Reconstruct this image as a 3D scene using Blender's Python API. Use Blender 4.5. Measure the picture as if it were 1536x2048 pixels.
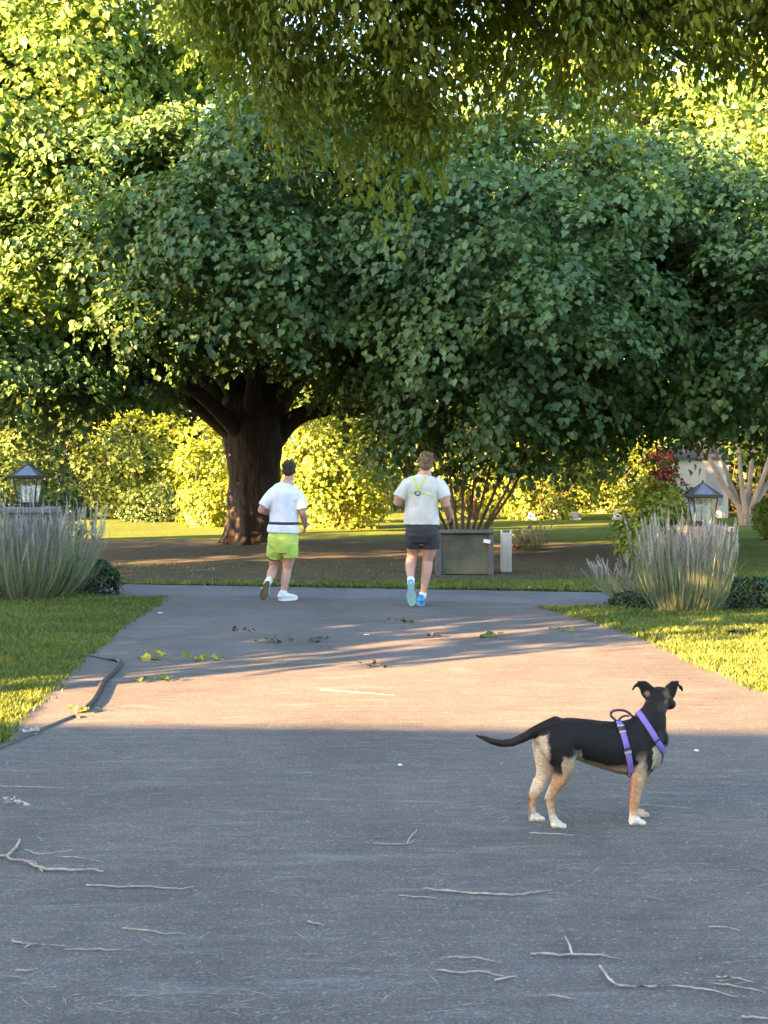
import bpy, bmesh, math, random
import numpy as np
from mathutils import Vector, Matrix, noise
from mathutils.bvhtree import BVHTree

R = math.radians
for o in list(bpy.data.objects):
    bpy.data.objects.remove(o, do_unlink=True)
sc = bpy.context.scene
col = sc.collection

# ------------------------------------------------------------------ camera
F = 2700.0                       # focal length in pixels of the 1536x2048 photograph
CH = 1.6
PITCH = math.atan(84 / F)
cam_d = bpy.data.cameras.new("camera")
cam = bpy.data.objects.new("camera", cam_d)
col.objects.link(cam)
cam_d.sensor_fit = 'VERTICAL'
cam_d.sensor_height = 36.0
cam_d.lens = F / 2048 * 36.0
cam_d.clip_start = 0.05
cam_d.clip_end = 3000
cam.location = (0, 0, CH)
cam.rotation_euler = (R(90) - PITCH, 0, 0)
sc.camera = cam
sc.render.resolution_x = 768
sc.render.resolution_y = 1024

# ------------------------------------------------------------------ light
SUN_EL = 15.0
SUN_AZ = 35.0                    # light travels towards (+cos, +sin) of this angle
w = bpy.data.worlds.new("World")
sc.world = w
w.use_nodes = True
nt = w.node_tree
bg = nt.nodes['Background']
sky = nt.nodes.new('ShaderNodeTexSky')
sky.sky_type = 'NISHITA'
sky.sun_disc = False
sky.sun_elevation = R(SUN_EL)
# sun stands at direction (-cos az, -sin az); sky rotation is measured from +Y, clockwise
sky.sun_rotation = math.atan2(-math.cos(R(SUN_AZ)), -math.sin(R(SUN_AZ)))
sky.air_density = 1.0
sky.dust_density = 1.6
sky.ozone_density = 1.0
nt.links.new(sky.outputs[0], bg.inputs[0])
bg.inputs[1].default_value = 0.067
sl = bpy.data.lights.new("sun", 'SUN')
sun = bpy.data.objects.new("sun", sl)
col.objects.link(sun)
sl.energy = 5.0
sl.angle = R(0.3)
sl.color = (1.0, 0.58, 0.25)
ldir = Vector((math.cos(R(SUN_AZ)) * math.cos(R(SUN_EL)), math.sin(R(SUN_AZ)) * math.cos(R(SUN_EL)), -math.sin(R(SUN_EL))))
sun.rotation_euler = ldir.to_track_quat('-Z', 'Y').to_euler()
sun.location = (-30, -20, 20)
sc.view_settings.view_transform = 'Standard'
sc.view_settings.look = 'None'
sc.view_settings.gamma = 1.0
sc.view_settings.use_curve_mapping = False
sc.view_settings.exposure = 4.25
sc.cycles.max_bounces = 8
sc.cycles.diffuse_bounces = 4
sc.cycles.transparent_max_bounces = 8
sc.cycles.use_denoising = True

# ------------------------------------------------------------------ helpers
cp, sp = math.cos(PITCH), math.sin(PITCH)


def ray(u, v):
    a = (u - 768) / F
    b = (1024 - v) / F
    return Vector((a, cp + b * sp, -sp + b * cp))


def P(u, v, Y):
    d = ray(u, v)
    return Vector((0, 0, CH)) + d * (Y / d.y)


def G(u, v, z=0.0):
    d = ray(u, v)
    return Vector((0, 0, CH)) + d * ((z - CH) / d.z)


def proj(p):
    x, y, z = p[0], p[1], p[2] - CH
    dep = y * cp - z * sp
    up = y * sp + z * cp
    return 768 + F * x / dep, 1024 - F * up / dep


def tag(o, label=None, cat=None, group=None, kind=None):
    if label: o['label'] = label
    if cat: o['category'] = cat
    if group: o['group'] = group
    if kind: o['kind'] = kind
    return o


def empty(name, loc, label=None, cat=None, group=None):
    o = bpy.data.objects.new(name, None)
    o.empty_display_size = 0.2
    col.objects.link(o)
    o.location = loc
    return tag(o, label, cat, group)


def link(name, me, mat, parent=None, smooth=False):
    o = bpy.data.objects.new(name, me)
    col.objects.link(o)
    if mat is not None:
        for m in (mat if isinstance(mat, (list, tuple)) else [mat]):
            me.materials.append(m)
    if smooth:
        me.polygons.foreach_set('use_smooth', [True] * len(me.polygons))
    if parent is not None:
        # meshes are built in world coordinates: move the data into the frame of the thing's Empty
        if parent.parent is None and parent.type == 'EMPTY':
            off_ = parent.location
        elif parent.parent is not None:
            off_ = parent.parent.location
        else:
            off_ = Vector((0, 0, 0))
        me.transform(Matrix.Translation(-off_))
        o.parent = parent
    return o


def copy_tree(o, parent=None):
    c = o.copy()
    col.objects.link(c)
    if parent is not None:
        c.parent = parent
    for ch in [x for x in bpy.data.objects if x.parent == o]:
        copy_tree(ch, c)
    return c


def np_mesh(name, verts, quads=None, tris=None, tint=None):
    me = bpy.data.meshes.new(name)
    nv = len(verts)
    me.vertices.add(nv)
    me.vertices.foreach_set('co', np.asarray(verts, dtype=np.float32).ravel())
    loops, starts, totals = [], [], []
    s = 0
    if quads is not None and len(quads):
        q = np.asarray(quads, dtype=np.int32)
        loops.append(q.ravel()); starts.append(np.arange(len(q)) * 4 + s); totals.append(np.full(len(q), 4)); s += q.size
    if tris is not None and len(tris):
        t = np.asarray(tris, dtype=np.int32)
        loops.append(t.ravel()); starts.append(np.arange(len(t)) * 3 + s); totals.append(np.full(len(t), 3)); s += t.size
    loops = np.concatenate(loops); starts = np.concatenate(starts); totals = np.concatenate(totals)
    me.loops.add(len(loops))
    me.loops.foreach_set('vertex_index', loops.astype(np.int32))
    me.polygons.add(len(starts))
    me.polygons.foreach_set('loop_start', starts.astype(np.int32))
    me.polygons.foreach_set('loop_total', totals.astype(np.int32))
    me.update(calc_edges=True)
    if tint is not None:
        at = me.attributes.new('tint', 'FLOAT', 'POINT')
        at.data.foreach_set('value', np.asarray(tint, dtype=np.float32))
    return me


class MB:
    """Collects shapes in world coordinates and links them as one mesh object."""
    def __init__(self):
        self.bm = bmesh.new()

    def box(self, c, s, rot=None, bevel=0.0):
        m = Matrix.Translation(Vector(c))
        if rot is not None:
            m = m @ (rot if isinstance(rot, Matrix) else Matrix.Rotation(rot, 4, 'Z'))
        m = m @ Matrix.Diagonal(Vector((s[0], s[1], s[2], 1)))
        r = bmesh.ops.create_cube(self.bm, size=1.0, matrix=m)
        if bevel > 0:
            ed = list({e for v in r['verts'] for e in v.link_edges})
            bmesh.ops.bevel(self.bm, geom=ed, offset=bevel, segments=2, affect='EDGES', profile=0.5)
        return self

    def tube(self, pts, rad, seg=10, ref=None, cap=True, round_ends=True):
        pts = [Vector(p) for p in pts]
        rr = [(r, r) if not isinstance(r, (tuple, list)) else tuple(r) for r in rad]
        n = len(pts)
        tans = []
        for i in range(n):
            t = pts[min(i + 1, n - 1)] - pts[max(i - 1, 0)]
            tans.append(t.normalized() if t.length > 1e-9 else Vector((0, 0, 1)))
        if ref is None:
            ref = Vector((1, 0, 0)) if abs(tans[0].x) < 0.8 else Vector((0, 1, 0))
        ref = Vector(ref)
        rings = []

        def ring(c, t, ra, rb, ref):
            a = ref - ref.dot(t) * t
            if a.length < 1e-6:
                a = t.orthogonal()
            a.normalize()
            b = t.cross(a)
            return [self.bm.verts.new(c + a * (ra * math.cos(2 * math.pi * k / seg)) + b * (rb * math.sin(2 * math.pi * k / seg))) for k in range(seg)]
        if round_ends and cap:
            r0 = min(rr[0])
            for f in (0.98, 0.75, 0.4):
                s_ = math.sqrt(1 - f * f)
                rings.append(ring(pts[0] - tans[0] * r0 * f, tans[0], rr[0][0] * s_, rr[0][1] * s_, ref))
        for i in range(n):
            rings.append(ring(pts[i], tans[i], rr[i][0], rr[i][1], ref))
        if round_ends and cap:
            r1 = min(rr[-1])
            for f in (0.4, 0.75, 0.98):
                s_ = math.sqrt(1 - f * f)
                rings.append(ring(pts[-1] + tans[-1] * r1 * f, tans[-1], rr[-1][0] * s_, rr[-1][1] * s_, ref))
        for a, b in zip(rings[:-1], rings[1:]):
            for k in range(seg):
                self.bm.faces.new((a[k], a[(k + 1) % seg], b[(k + 1) % seg], b[k]))
        if cap:
            self.bm.faces.new(list(reversed(rings[0])))
            self.bm.faces.new(rings[-1])
        return self

    def ell(self, c, r, rot=None, sub=2):
        m = Matrix.Translation(Vector(c))
        if rot is not None:
            m = m @ rot
        m = m @ Matrix.Diagonal(Vector((r[0], r[1], r[2], 1)))
        bmesh.ops.create_icosphere(self.bm, subdivisions=sub, radius=1.0, matrix=m)
        return self

    def face(self, pts):
        self.bm.faces.new([self.bm.verts.new(Vector(p)) for p in pts])
        return self

    def build(self, name, mat, parent=None, smooth=False):
        bmesh.ops.recalc_face_normals(self.bm, faces=self.bm.faces)
        me = bpy.data.meshes.new(name)
        self.bm.to_mesh(me)
        self.bm.free()
        return link(name, me, mat, parent, smooth)

    def organic(self, name, mat, parent=None, voxel=0.008, smooth=4, wob=0.0, wscale=8.0, fac=0.5):
        """Fuse everything into ONE continuous skin (voxel remesh + smoothing)."""
        bmesh.ops.recalc_face_normals(self.bm, faces=self.bm.faces)
        me = bpy.data.meshes.new(name + '_src')
        self.bm.to_mesh(me)
        self.bm.free()
        tmp = bpy.data.objects.new('tmp', me)
        col.objects.link(tmp)
        m = tmp.modifiers.new('r', 'REMESH'); m.mode = 'VOXEL'; m.voxel_size = voxel
        s = tmp.modifiers.new('s', 'SMOOTH'); s.factor = fac; s.iterations = smooth
        dg = bpy.context.evaluated_depsgraph_get()
        me2 = bpy.data.meshes.new_from_object(tmp.evaluated_get(dg))
        bpy.data.objects.remove(tmp, do_unlink=True)
        me2.name = name
        if wob > 0:
            nn = [v.normal.copy() for v in me2.vertices]
            cc = [v.co.copy() for v in me2.vertices]
            out = []
            for co, n in zip(cc, nn):
                q = Vector((co.x, co.y, co.z * 0.6)) * wscale
                out.extend(co + n * (wob * (noise.noise(q) + 0.5 * noise.noise(q * 2.3))))
            me2.vertices.foreach_set('co', out)
            me2.update()
        me2.materials.clear()
        return link(name, me2, mat, parent, True)


# ------------------------------------------------------------------ materials
def newmat(name):
    m = bpy.data.materials.new(name)
    m.use_nodes = True
    n = m.node_tree.nodes
    return m, n, m.node_tree.links, n['Principled BSDF'], n['Material Output']


def mk_noise(n, l, scale, detail=4, coord='Object', rough=0.55, stretch=None, dist=0.0):
    tc = n.new('ShaderNodeTexCoord')
    t = n.new('ShaderNodeTexNoise')
    t.inputs['Scale'].default_value = scale
    t.inputs['Detail'].default_value = detail
    t.inputs['Roughness'].default_value = rough
    t.inputs['Distortion'].default_value = dist
    if stretch:
        mp = n.new('ShaderNodeMapping')
        mp.inputs['Scale'].default_value = stretch
        l.new(tc.outputs[coord], mp.inputs[0]); l.new(mp.outputs[0], t.inputs[0])
    else:
        l.new(tc.outputs[coord], t.inputs[0])
    return t


def ramp(n, l, src, stops):
    r = n.new('ShaderNodeValToRGB')
    e = r.color_ramp.elements
    e[0].position, e[0].color = stops[0][0], (*stops[0][1], 1)
    e[1].position, e[1].color = stops[-1][0], (*stops[-1][1], 1)
    for p, c in stops[1:-1]:
        x = e.new(p); x.color = (*c, 1)
    l.new(src, r.inputs[0])
    return r


def mixc(n, l, a, b, fac, mode='MIX'):
    m = n.new('ShaderNodeMix'); m.data_type = 'RGBA'; m.blend_type = mode
    for s, x in ((m.inputs[6], a), (m.inputs[7], b), (m.inputs[0], fac)):
        if hasattr(x, 'is_linked') or hasattr(x, 'links'):
            l.new(x, s)
        else:
            s.default_value = x if not isinstance(x, tuple) else (*x, 1)
    return m.outputs[2]


def bump(n, l, bs, src, strength, distance=0.02):
    b = n.new('ShaderNodeBump')
    b.inputs['Strength'].default_value = strength
    b.inputs['Distance'].default_value = distance
    l.new(src, b.inputs['Height'])
    l.new(b.outputs[0], bs.inputs['Normal'])
    return b


def simple(name, c1, c2=None, rough=0.7, scale=6, bumpv=0.2, bscale=40, metal=0.0, detail=4, stretch=None, bdist=0.01):
    m, n, l, b, o = newmat(name)
    c2 = c2 or tuple(x * 0.75 for x in c1)
    t = mk_noise(n, l, scale, detail, stretch=stretch)
    r = ramp(n, l, t.outputs[0], [(0.3, c1), (0.7, c2)])
    l.new(r.outputs[0], b.inputs['Base Color'])
    b.inputs['Roughness'].default_value = rough
    b.inputs['Metallic'].default_value = metal
    if bumpv:
        t2 = mk_noise(n, l, bscale, 3, stretch=stretch)
        bump(n, l, b, t2.outputs[0], bumpv, bdist)
    return m


def leaf_mat(name, c_dark, c_mid, c_light, trans=0.35, rough=0.45, tr_col=None):
    m, n, l, b, o = newmat(name)
    at = n.new('ShaderNodeAttribute'); at.attribute_name = 'tint'
    r = ramp(n, l, at.outputs['Fac'], [(0.0, c_dark), (0.5, c_mid), (1.0, c_light)])
    big = mk_noise(n, l, 0.9, 2)
    br = ramp(n, l, big.outputs[0], [(0.35, (0.8, 0.86, 0.85)), (0.65, (1.15, 1.1, 1.0))])
    cc = mixc(n, l, r.outputs[0], br.outputs[0], 1.0, 'MULTIPLY')
    l.new(cc, b.inputs['Base Color'])
    b.inputs['Roughness'].default_value = rough
    b.inputs['Specular IOR Level'].default_value = 0.3
    tr = n.new('ShaderNodeBsdfTranslucent')
    tcx = mixc(n, l, cc, tr_col or (1.25, 1.2, 0.45), 1.0, 'MULTIPLY')
    l.new(tcx, tr.inputs[0])
    mx = n.new('ShaderNodeMixShader'); mx.inputs[0].default_value = trans
    l.new(b.outputs[0], mx.inputs[1]); l.new(tr.outputs[0], mx.inputs[2]); l.new(mx.outputs[0], o.inputs[0])
    return m


# asphalt of the driveway
def asphalt(name, dark, mid, lite, speck=0.7, streak=True):
    m, n, l, b, o = newmat(name)
    t1 = mk_noise(n, l, 0.7, 7, rough=0.68, dist=.6)
    r1 = ramp(n, l, t1.outputs[0], [(0.34, tuple(x * .92 for x in dark)), (0.5, mid), (0.68, lite)])
    t2 = mk_noise(n, l, 95, 4, rough=0.85)
    r2 = ramp(n, l, t2.outputs[0], [(0.34, (0.42, 0.42, 0.42)), (0.5, (0.94, 0.94, 0.94)), (0.66, (1.9, 1.87, 1.8))])
    c = mixc(n, l, r1.outputs[0], r2.outputs[0], speck, 'MULTIPLY')
    t5 = mk_noise(n, l, 9, 5, rough=0.7, stretch=(0.45, 1.6, 1))
    r5 = ramp(n, l, t5.outputs[0], [(0.35, (0.82, 0.82, 0.84)), (0.62, (1.22, 1.21, 1.18))])
    c = mixc(n, l, c, r5.outputs[0], 0.8, 'MULTIPLY')
    v = n.new('ShaderNodeTexVoronoi'); v.inputs['Scale'].default_value = 95
    tc = n.new('ShaderNodeTexCoord'); l.new(tc.outputs['Object'], v.inputs[0])
    rv = ramp(n, l, v.outputs['Color'], [(0.80, (0, 0, 0)), (0.93, (1, 1, 1))])
    c = mixc(n, l, c, (0.30, 0.285, 0.26), mulf(n, l, rv.outputs[0], 0.35))
    if streak:   # faint pale scuffs and wash marks lying across the drive
        t3 = mk_noise(n, l, 3.2, 8, rough=0.72, stretch=(0.35, 2.4, 1), dist=0.5)
        r3 = ramp(n, l, t3.outputs[0], [(0.55, (0, 0, 0)), (0.72, (1, 1, 1))])
        c = mixc(n, l, c, (0.27, 0.265, 0.25), mulf(n, l, r3.outputs[0], 0.38))
    l.new(c, b.inputs['Base Color'])
    b.inputs['Roughness'].default_value = 0.85
    b.inputs['Specular IOR Level'].default_value = 0.3
    t4 = mk_noise(n, l, 120, 3, rough=0.8)
    bump(n, l, b, t4.outputs[0], 0.55, 0.006)
    return m


def mulf(n, l, s, k):
    m = n.new('ShaderNodeMath'); m.operation = 'MULTIPLY'
    l.new(s, m.inputs[0]); m.inputs[1].default_value = k
    return m.outputs[0]


M = {}
M['drive'] = asphalt('drive_asphalt', (0.084, 0.076, 0.070), (0.099, 0.090, 0.083), (0.118, 0.107, 0.098))
M['road'] = asphalt('road_asphalt', (0.085, 0.085, 0.092), (0.108, 0.107, 0.112), (0.13, 0.128, 0.13), speck=0.4)


def lawn_mat():
    m, n, l, b, o = newmat('lawn_grass')
    t1 = mk_noise(n, l, 0.35, 4)
    r1 = ramp(n, l, t1.outputs[0], [(0.3, (0.085, 0.12, 0.028)), (0.55, (0.12, 0.155, 0.036)), (0.75, (0.17, 0.18, 0.05))])
    t2 = mk_noise(n, l, 14, 6, rough=0.8)
    r2 = ramp(n, l, t2.outputs[0], [(0.3, (0.45, 0.5, 0.45)), (0.7, (1.5, 1.45, 1.2))])
    c = mixc(n, l, r1.outputs[0], r2.outputs[0], 0.9, 'MULTIPLY')
    l.new(c, b.inputs['Base Color'])
    b.inputs['Roughness'].default_value = 0.9
    b.inputs['Specular IOR Level'].default_value = 0.1
    bump(n, l, b, t2.outputs[0], 1.0, 0.08)
    return m


M['lawn'] = lawn_mat()
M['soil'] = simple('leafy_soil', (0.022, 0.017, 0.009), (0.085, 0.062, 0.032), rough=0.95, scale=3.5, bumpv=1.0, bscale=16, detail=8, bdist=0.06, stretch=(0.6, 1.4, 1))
M['bark'] = simple('maple_bark', (0.042, 0.030, 0.022), (0.018, 0.013, 0.010), rough=0.95, scale=5, bumpv=1.0, bscale=9, detail=8, stretch=(1, 1, 0.22), bdist=0.06)
M['pale_bark'] = simple('pale_bark', (0.36, 0.26, 0.20), (0.22, 0.16, 0.12), rough=0.8, scale=5, bumpv=0.4, bscale=12, stretch=(1, 1, 0.3))
M['red_bark'] = simple('reddish_bark', (0.12, 0.07, 0.048), (0.06, 0.036, 0.025), rough=0.85, scale=5, bumpv=0.4, bscale=12, stretch=(1, 1, 0.3))
M['leaf_maple'] = leaf_mat('maple_leaves', (0.046, 0.098, 0.044), (0.076, 0.145, 0.056), (0.120, 0.19, 0.064), trans=0.36)
M['leaf_lit'] = leaf_mat('sunlit_leaves', (0.12, 0.19, 0.05), (0.18, 0.26, 0.068), (0.25, 0.32, 0.09), trans=0.42, tr_col=(1.1, 1.25, .5))  # sunlit look put into the colour: brighter and yellower than the maple leaves
M['leaf_olive'] = leaf_mat('olive_leaves', (0.10, 0.145, 0.024), (0.14, 0.185, 0.03), (0.20, 0.23, 0.042), trans=0.5)
M['leaf_hedge'] = leaf_mat('hedge_leaves', (0.13, 0.19, 0.035), (0.21, 0.27, 0.05), (0.30, 0.33, 0.07), trans=0.4)
M['leaf_green'] = leaf_mat('green_leaves', (0.035, 0.07, 0.022), (0.06, 0.10, 0.028), (0.10, 0.13, 0.035), trans=0.3)
M['leaf_dark'] = leaf_mat('evergreen_leaves', (0.02, 0.045, 0.018), (0.035, 0.065, 0.024), (0.06, 0.09, 0.03), trans=0.15)
M['leaf_red'] = leaf_mat('red_leaves', (0.12, 0.03, 0.02), (0.22, 0.05, 0.03), (0.30, 0.10, 0.04), trans=0.3, tr_col=(1.2, .6, .5))
M['blade'] = leaf_mat('grass_blades', (0.08, 0.12, 0.026), (0.125, 0.165, 0.034), (0.22, 0.22, 0.06), trans=0.35)
M['reed'] = leaf_mat('reed_blades', (0.09, 0.13, 0.07), (0.20, 0.25, 0.14), (0.45, 0.46, 0.30), trans=0.2, tr_col=(1.1, 1.1, .8))
M['plume'] = leaf_mat('plume_fluff', (0.28, 0.24, 0.20), (0.46, 0.44, 0.42), (0.66, 0.64, 0.64), trans=0.35, tr_col=(1, .95, .9))
M['stick'] = simple('dead_twig', (0.44, 0.39, 0.34), (0.22, 0.185, 0.16), rough=0.85, scale=30, bumpv=0.4, bscale=90)

# ------------------------------------------------------------------ ground and paving
rng = np.random.default_rng(7)
random.seed(11)


def sheet(name, pts, z, mat, kind='structure'):
    me = bpy.data.meshes.new(name)
    bm = bmesh.new()
    f = bm.faces.new([bm.verts.new((p[0], p[1], z)) for p in pts])
    f.normal_update()
    if f.normal.z < 0:
        f.normal_flip()
    bmesh.ops.triangulate(bm, faces=[f])
    bm.to_mesh(me); bm.free()
    o = link(name, me, mat)
    o['kind'] = kind
    return o


sheet('lawn', [(-400, -200), (400, -200), (400, 900), (-400, 900)], 0.0, M['lawn'])

LEFT_EDGE = [(0, 1488), (47, 1431), (98, 1387), (135, 1353), (166, 1319), (210, 1289), (244, 1255), (288, 1228), (322, 1207), (332, 1197)]
RIGHT_EDGE = [(1536, 1388), (1521, 1384), (1438, 1351), (1376, 1322), (1314, 1291), (1260, 1268), (1181, 1245), (1110, 1224), (1078, 1216)]


def jitter_edge(pts, amp):
    """subdivide a ground polyline and roughen it like a mown edge"""
    out = []
    for a, b in zip(pts[:-1], pts[1:]):
        k = max(1, int((b - a).length / 0.07))
        for i in range(k):
            p = a.lerp(b, i / k)
            q = p * 3.1
            s = noise.noise(Vector((q.x, q.y, 3))) + 0.6 * noise.noise(Vector((q.x * 4, q.y * 4, 8)))
            out.append(Vector((p.x + amp * s, p.y + amp * 0.6 * s, 0)))
    out.append(pts[-1])
    return out


le = [Vector((-2.75, -3.0, 0)), Vector((-2.6, 3, 0)), Vector((-2.4, 6, 0))] + [G(*p) for p in LEFT_EDGE]
re_ = [G(*p) for p in reversed(RIGHT_EDGE)] + [Vector((3.6, 8.4, 0)), Vector((4.6, 6.5, 0)), Vector((5.0, 3, 0)), Vector((5.0, -3, 0))]
le_j, re_j = jitter_edge(le, 0.055), jitter_edge(re_, 0.055)
road_near_l, road_near_r = G(200, 1192), G(1240, 1217)
road_far_l, road_far_r = G(200, 1168), G(1240, 1186)


def on_line(a, b, x):
    return Vector((x, a.y + (b.y - a.y) * (x - a.x) / (b.x - a.x), 0))


apron = [Vector((le[-1].x - 0.6, le[-1].y + 0.05, 0)), on_line(road_near_l, road_near_r, le[-1].x - 1.0) + Vector((0, .3, 0)),
         on_line(road_near_l, road_near_r, re_[0].x + 0.8) + Vector((0, .3, 0)), Vector((re_[0].x + 0.5, re_[0].y + 0.02, 0))]
sheet('driveway', le_j + apron + re_j, 0.008, M['drive'])
XL, XR = -60, 60
sheet('road', [on_line(road_near_l, road_near_r, XL), on_line(road_near_l, road_near_r, XR), on_line(road_far_l, road_far_r, XR), on_line(road_far_l, road_far_r, XL)], 0.004, M['road'])
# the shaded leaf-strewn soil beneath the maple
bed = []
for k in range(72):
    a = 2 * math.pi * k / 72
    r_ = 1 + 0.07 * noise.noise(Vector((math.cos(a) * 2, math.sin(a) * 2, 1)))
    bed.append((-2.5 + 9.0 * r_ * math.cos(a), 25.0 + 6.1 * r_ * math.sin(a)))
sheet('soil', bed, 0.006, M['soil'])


# ------------------------------------------------------------------ foliage builders
def frames(n, nrm, tipd):
    nrm = nrm / np.linalg.norm(nrm, axis=1, keepdims=True)
    t = tipd - (tipd * nrm).sum(1, keepdims=True) * nrm
    t /= np.linalg.norm(t, axis=1, keepdims=True) + 1e-9
    s = np.cross(nrm, t)
    return nrm, t, s


def leaves_mesh(name, pos, nrm, tipd, size, tint, aspect=0.95, fold=0.18):
    """each leaf: two quads folded on the midrib, broad shoulders and a pointed tip"""
    n = len(pos)
    nrm, t, s = frames(n, nrm, tipd)
    L = size[:, None]
    W = L * aspect * 0.5
    base = pos
    l1 = pos + t * L * 0.50 - s * W * 1.08 + nrm * L * fold
    n1 = pos + t * L * 0.66 - s * W * 0.60 + nrm * L * fold * .3
    b1 = pos + t * L * 0.02 - s * W * 0.80 + nrm * L * fold * .5
    tip = pos + t * L * 1.05 - nrm * L * 0.12
    n2 = pos + t * L * 0.66 + s * W * 0.60 + nrm * L * fold * .3
    l2 = pos + t * L * 0.50 + s * W * 1.08 + nrm * L * fold
    b2 = pos + t * L * 0.02 + s * W * 0.80 + nrm * L * fold * .5
    v = np.stack([base, b1, l1, n1, tip, n2, l2, b2], axis=1).reshape(-1, 3)
    i = np.arange(n)[:, None] * 8
    q = np.concatenate([i + np.array([[0, 3, 2, 1]]), i + np.array([[0, 7, 6, 5]])], axis=1).reshape(-1, 4)
    tr = np.concatenate([i + np.array([[0, 4, 3]]), i + np.array([[0, 5, 4]])], axis=1).reshape(-1, 3)
    return np_mesh(name, v, quads=q, tris=tr, tint=np.repeat(tint, 8))


def simple_leaves(name, pos, nrm, tipd, size, tint, aspect=0.6):
    n = len(pos)
    nrm, t, s = frames(n, nrm, tipd)
    L = size[:, None]; W = L * aspect * 0.5
    v = np.stack([pos, pos + t * L * .45 - s * W + nrm * L * .1, pos + t * L, pos + t * L * .45 + s * W + nrm * L * .1], axis=1).reshape(-1, 3)
    q = np.arange(n)[:, None] * 4 + np.array([[0, 3, 2, 1]])
    return np_mesh(name, v, quads=q, tint=np.repeat(tint, 4))


def clump_leaves(rng, lobes, per_clump, clump_r, leaf, zmin=-9, flat=0.42, inner=0.25, droop=0.5, keep=None, ow=.75, zw=.75):
    """lobes: (centre, radii, number of clumps). Leaves sit in drooping shingle-like sprays on the lobes."""
    P_, N_, T_, S_, C_ = [], [], [], [], []
    centres = []
    for c, r, k in lobes:
        c = np.array(c, float); r = np.array(r, float)
        d = rng.normal(size=(k, 3)); d /= np.linalg.norm(d, axis=1, keepdims=True)
        f = np.where(rng.random(k) < inner, rng.uniform(0.35, 0.8, k), rng.uniform(0.86, 1.04, k))
        cc = c + d * r * f[:, None]
        out = d / r; out /= np.linalg.norm(out, axis=1, keepdims=True)
        ok = cc[:, 2] > zmin
        if keep is not None:
            ok &= np.array([keep(x) for x in cc])
        for p, o_ in zip(cc[ok], out[ok]):
            centres.append((p, o_))
    for p, o_ in centres:
        cr = clump_r * rng.uniform(0.6, 1.35)
        m = int(per_clump * (cr / clump_r) ** 2 * rng.uniform(.8, 1.2))
        up = o_ * ow + np.array([0, 0, zw]) + rng.normal(size=3) * 0.12
        up /= np.linalg.norm(up)
        a = np.cross(up, rng.normal(size=3)); a /= np.linalg.norm(a)
        b = np.cross(up, a)
        rr = np.sqrt(rng.random(m)) * cr
        th = rng.random(m) * 2 * np.pi
        # a spray has fingers: radius changes with the angle
        ph = rng.random() * 6.28
        rr *= 0.78 + 0.32 * np.sin(3 * th + ph) * rng.random() + 0.15 * np.sin(7 * th + ph * 2)
        h = -flat * (rr / cr) ** 2 * cr + rng.normal(size=m) * 0.10 * cr
        rad = a * np.cos(th)[:, None] + b * np.sin(th)[:, None]
        pos = p + rad * rr[:, None] + up * h[:, None]
        pos[:, 2] -= droop * 0.25 * rr
        nr = up + rad * 0.55 + rng.normal(size=(m, 3)) * 0.45
        tp = rad * 0.9 + o_ * 0.3 + np.array([0, 0, -droop]) + rng.normal(size=(m, 3)) * 0.35
        P_.append(pos); N_.append(nr); T_.append(tp)
        S_.append(leaf * rng.uniform(0.5, 1.25, m))
        C_.append(np.clip(rng.normal(0.45, 0.22, m) + rng.normal() * 0.2, 0, 1))
    return np.concatenate(P_), np.concatenate(N_), np.concatenate(T_), np.concatenate(S_), np.concatenate(C_), centres


def curve_pts(a, b, sag, k=7, wob=0.15, seed=0):
    a, b = Vector(a), Vector(b)
    L = (b - a).length
    out = []
    for i in range(k + 1):
        f = i / k
        p = a.lerp(b, f)
        p.z += sag * L * math.sin(math.pi * f)
        if 0 < i < k:
            q = p * 1.3 + Vector((seed * 3.1, seed * 1.7, 0))
            p += Vector((noise.noise(q), noise.noise(q + Vector((9, 0, 0))), noise.noise(q + Vector((0, 9, 0))))) * wob * L * 0.25
        out.append(p)
    return out


def taper(r0, r1, k):
    return [r0 + (r1 - r0) * (i / k) ** 0.8 for i in range(k + 1)]


def branches(mb, forks, centres, n, r0, r1, seed, sag=0.06):
    rnd = random.Random(seed)
    cs = rnd.sample(centres, min(n, len(centres)))
    for j, (p, o_) in enumerate(cs):
        f = min(forks, key=lambda q: (Vector(q) - Vector(p)).length * rnd.uniform(0.8, 1.3))
        L = (Vector(f) - Vector(p)).length
        mb.tube(curve_pts(f, p, sag * rnd.uniform(-1, 1.4), 6, 0.5, seed + j), taper(r0 * min(1, L / 6), r1, 6), seg=6)


# ------------------------------------------------------------------ the big maple
TX, TY = -2.84, 29.3
maple = empty('maple_tree', (TX, TY, 0), 'big old maple with a thick dark trunk and wide drooping shaded crown over the road', 'tree')
mb = MB()
tr_pts, tr_r = [], []
for i, (z, r_) in enumerate([(-0.15, .72), (0.0, .66), (0.15, .62), (0.4, .59), (0.8, .57), (1.3, .575), (1.8, .60), (2.3, .65), (2.8, .68), (3.2, .62), (3.6, .45)]):
    tr_pts.append((TX + 0.04 * math.sin(z * 1.4), TY, z)); tr_r.append((r_, r_ * 0.95))
mb.tube(tr_pts, tr_r, seg=28, round_ends=False)
for k in range(9):      # root flares
    a = 2 * math.pi * k / 9 + 0.3
    d = Vector((math.cos(a), math.sin(a), 0))
    mb.tube([Vector((TX, TY, 0.75)) + d * 0.46, Vector((TX, TY, 0.22)) + d * 0.53, Vector((TX, TY, 0.02)) + d * 0.66, Vector((TX, TY, -0.12)) + d * .85], [.12, .13, .10, .05], seg=8)
mb.organic('trunk', M['bark'], maple, voxel=0.035, smooth=2, wob=0.05, wscale=3.4)
tk = Vector((TX, TY, 0))
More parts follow.
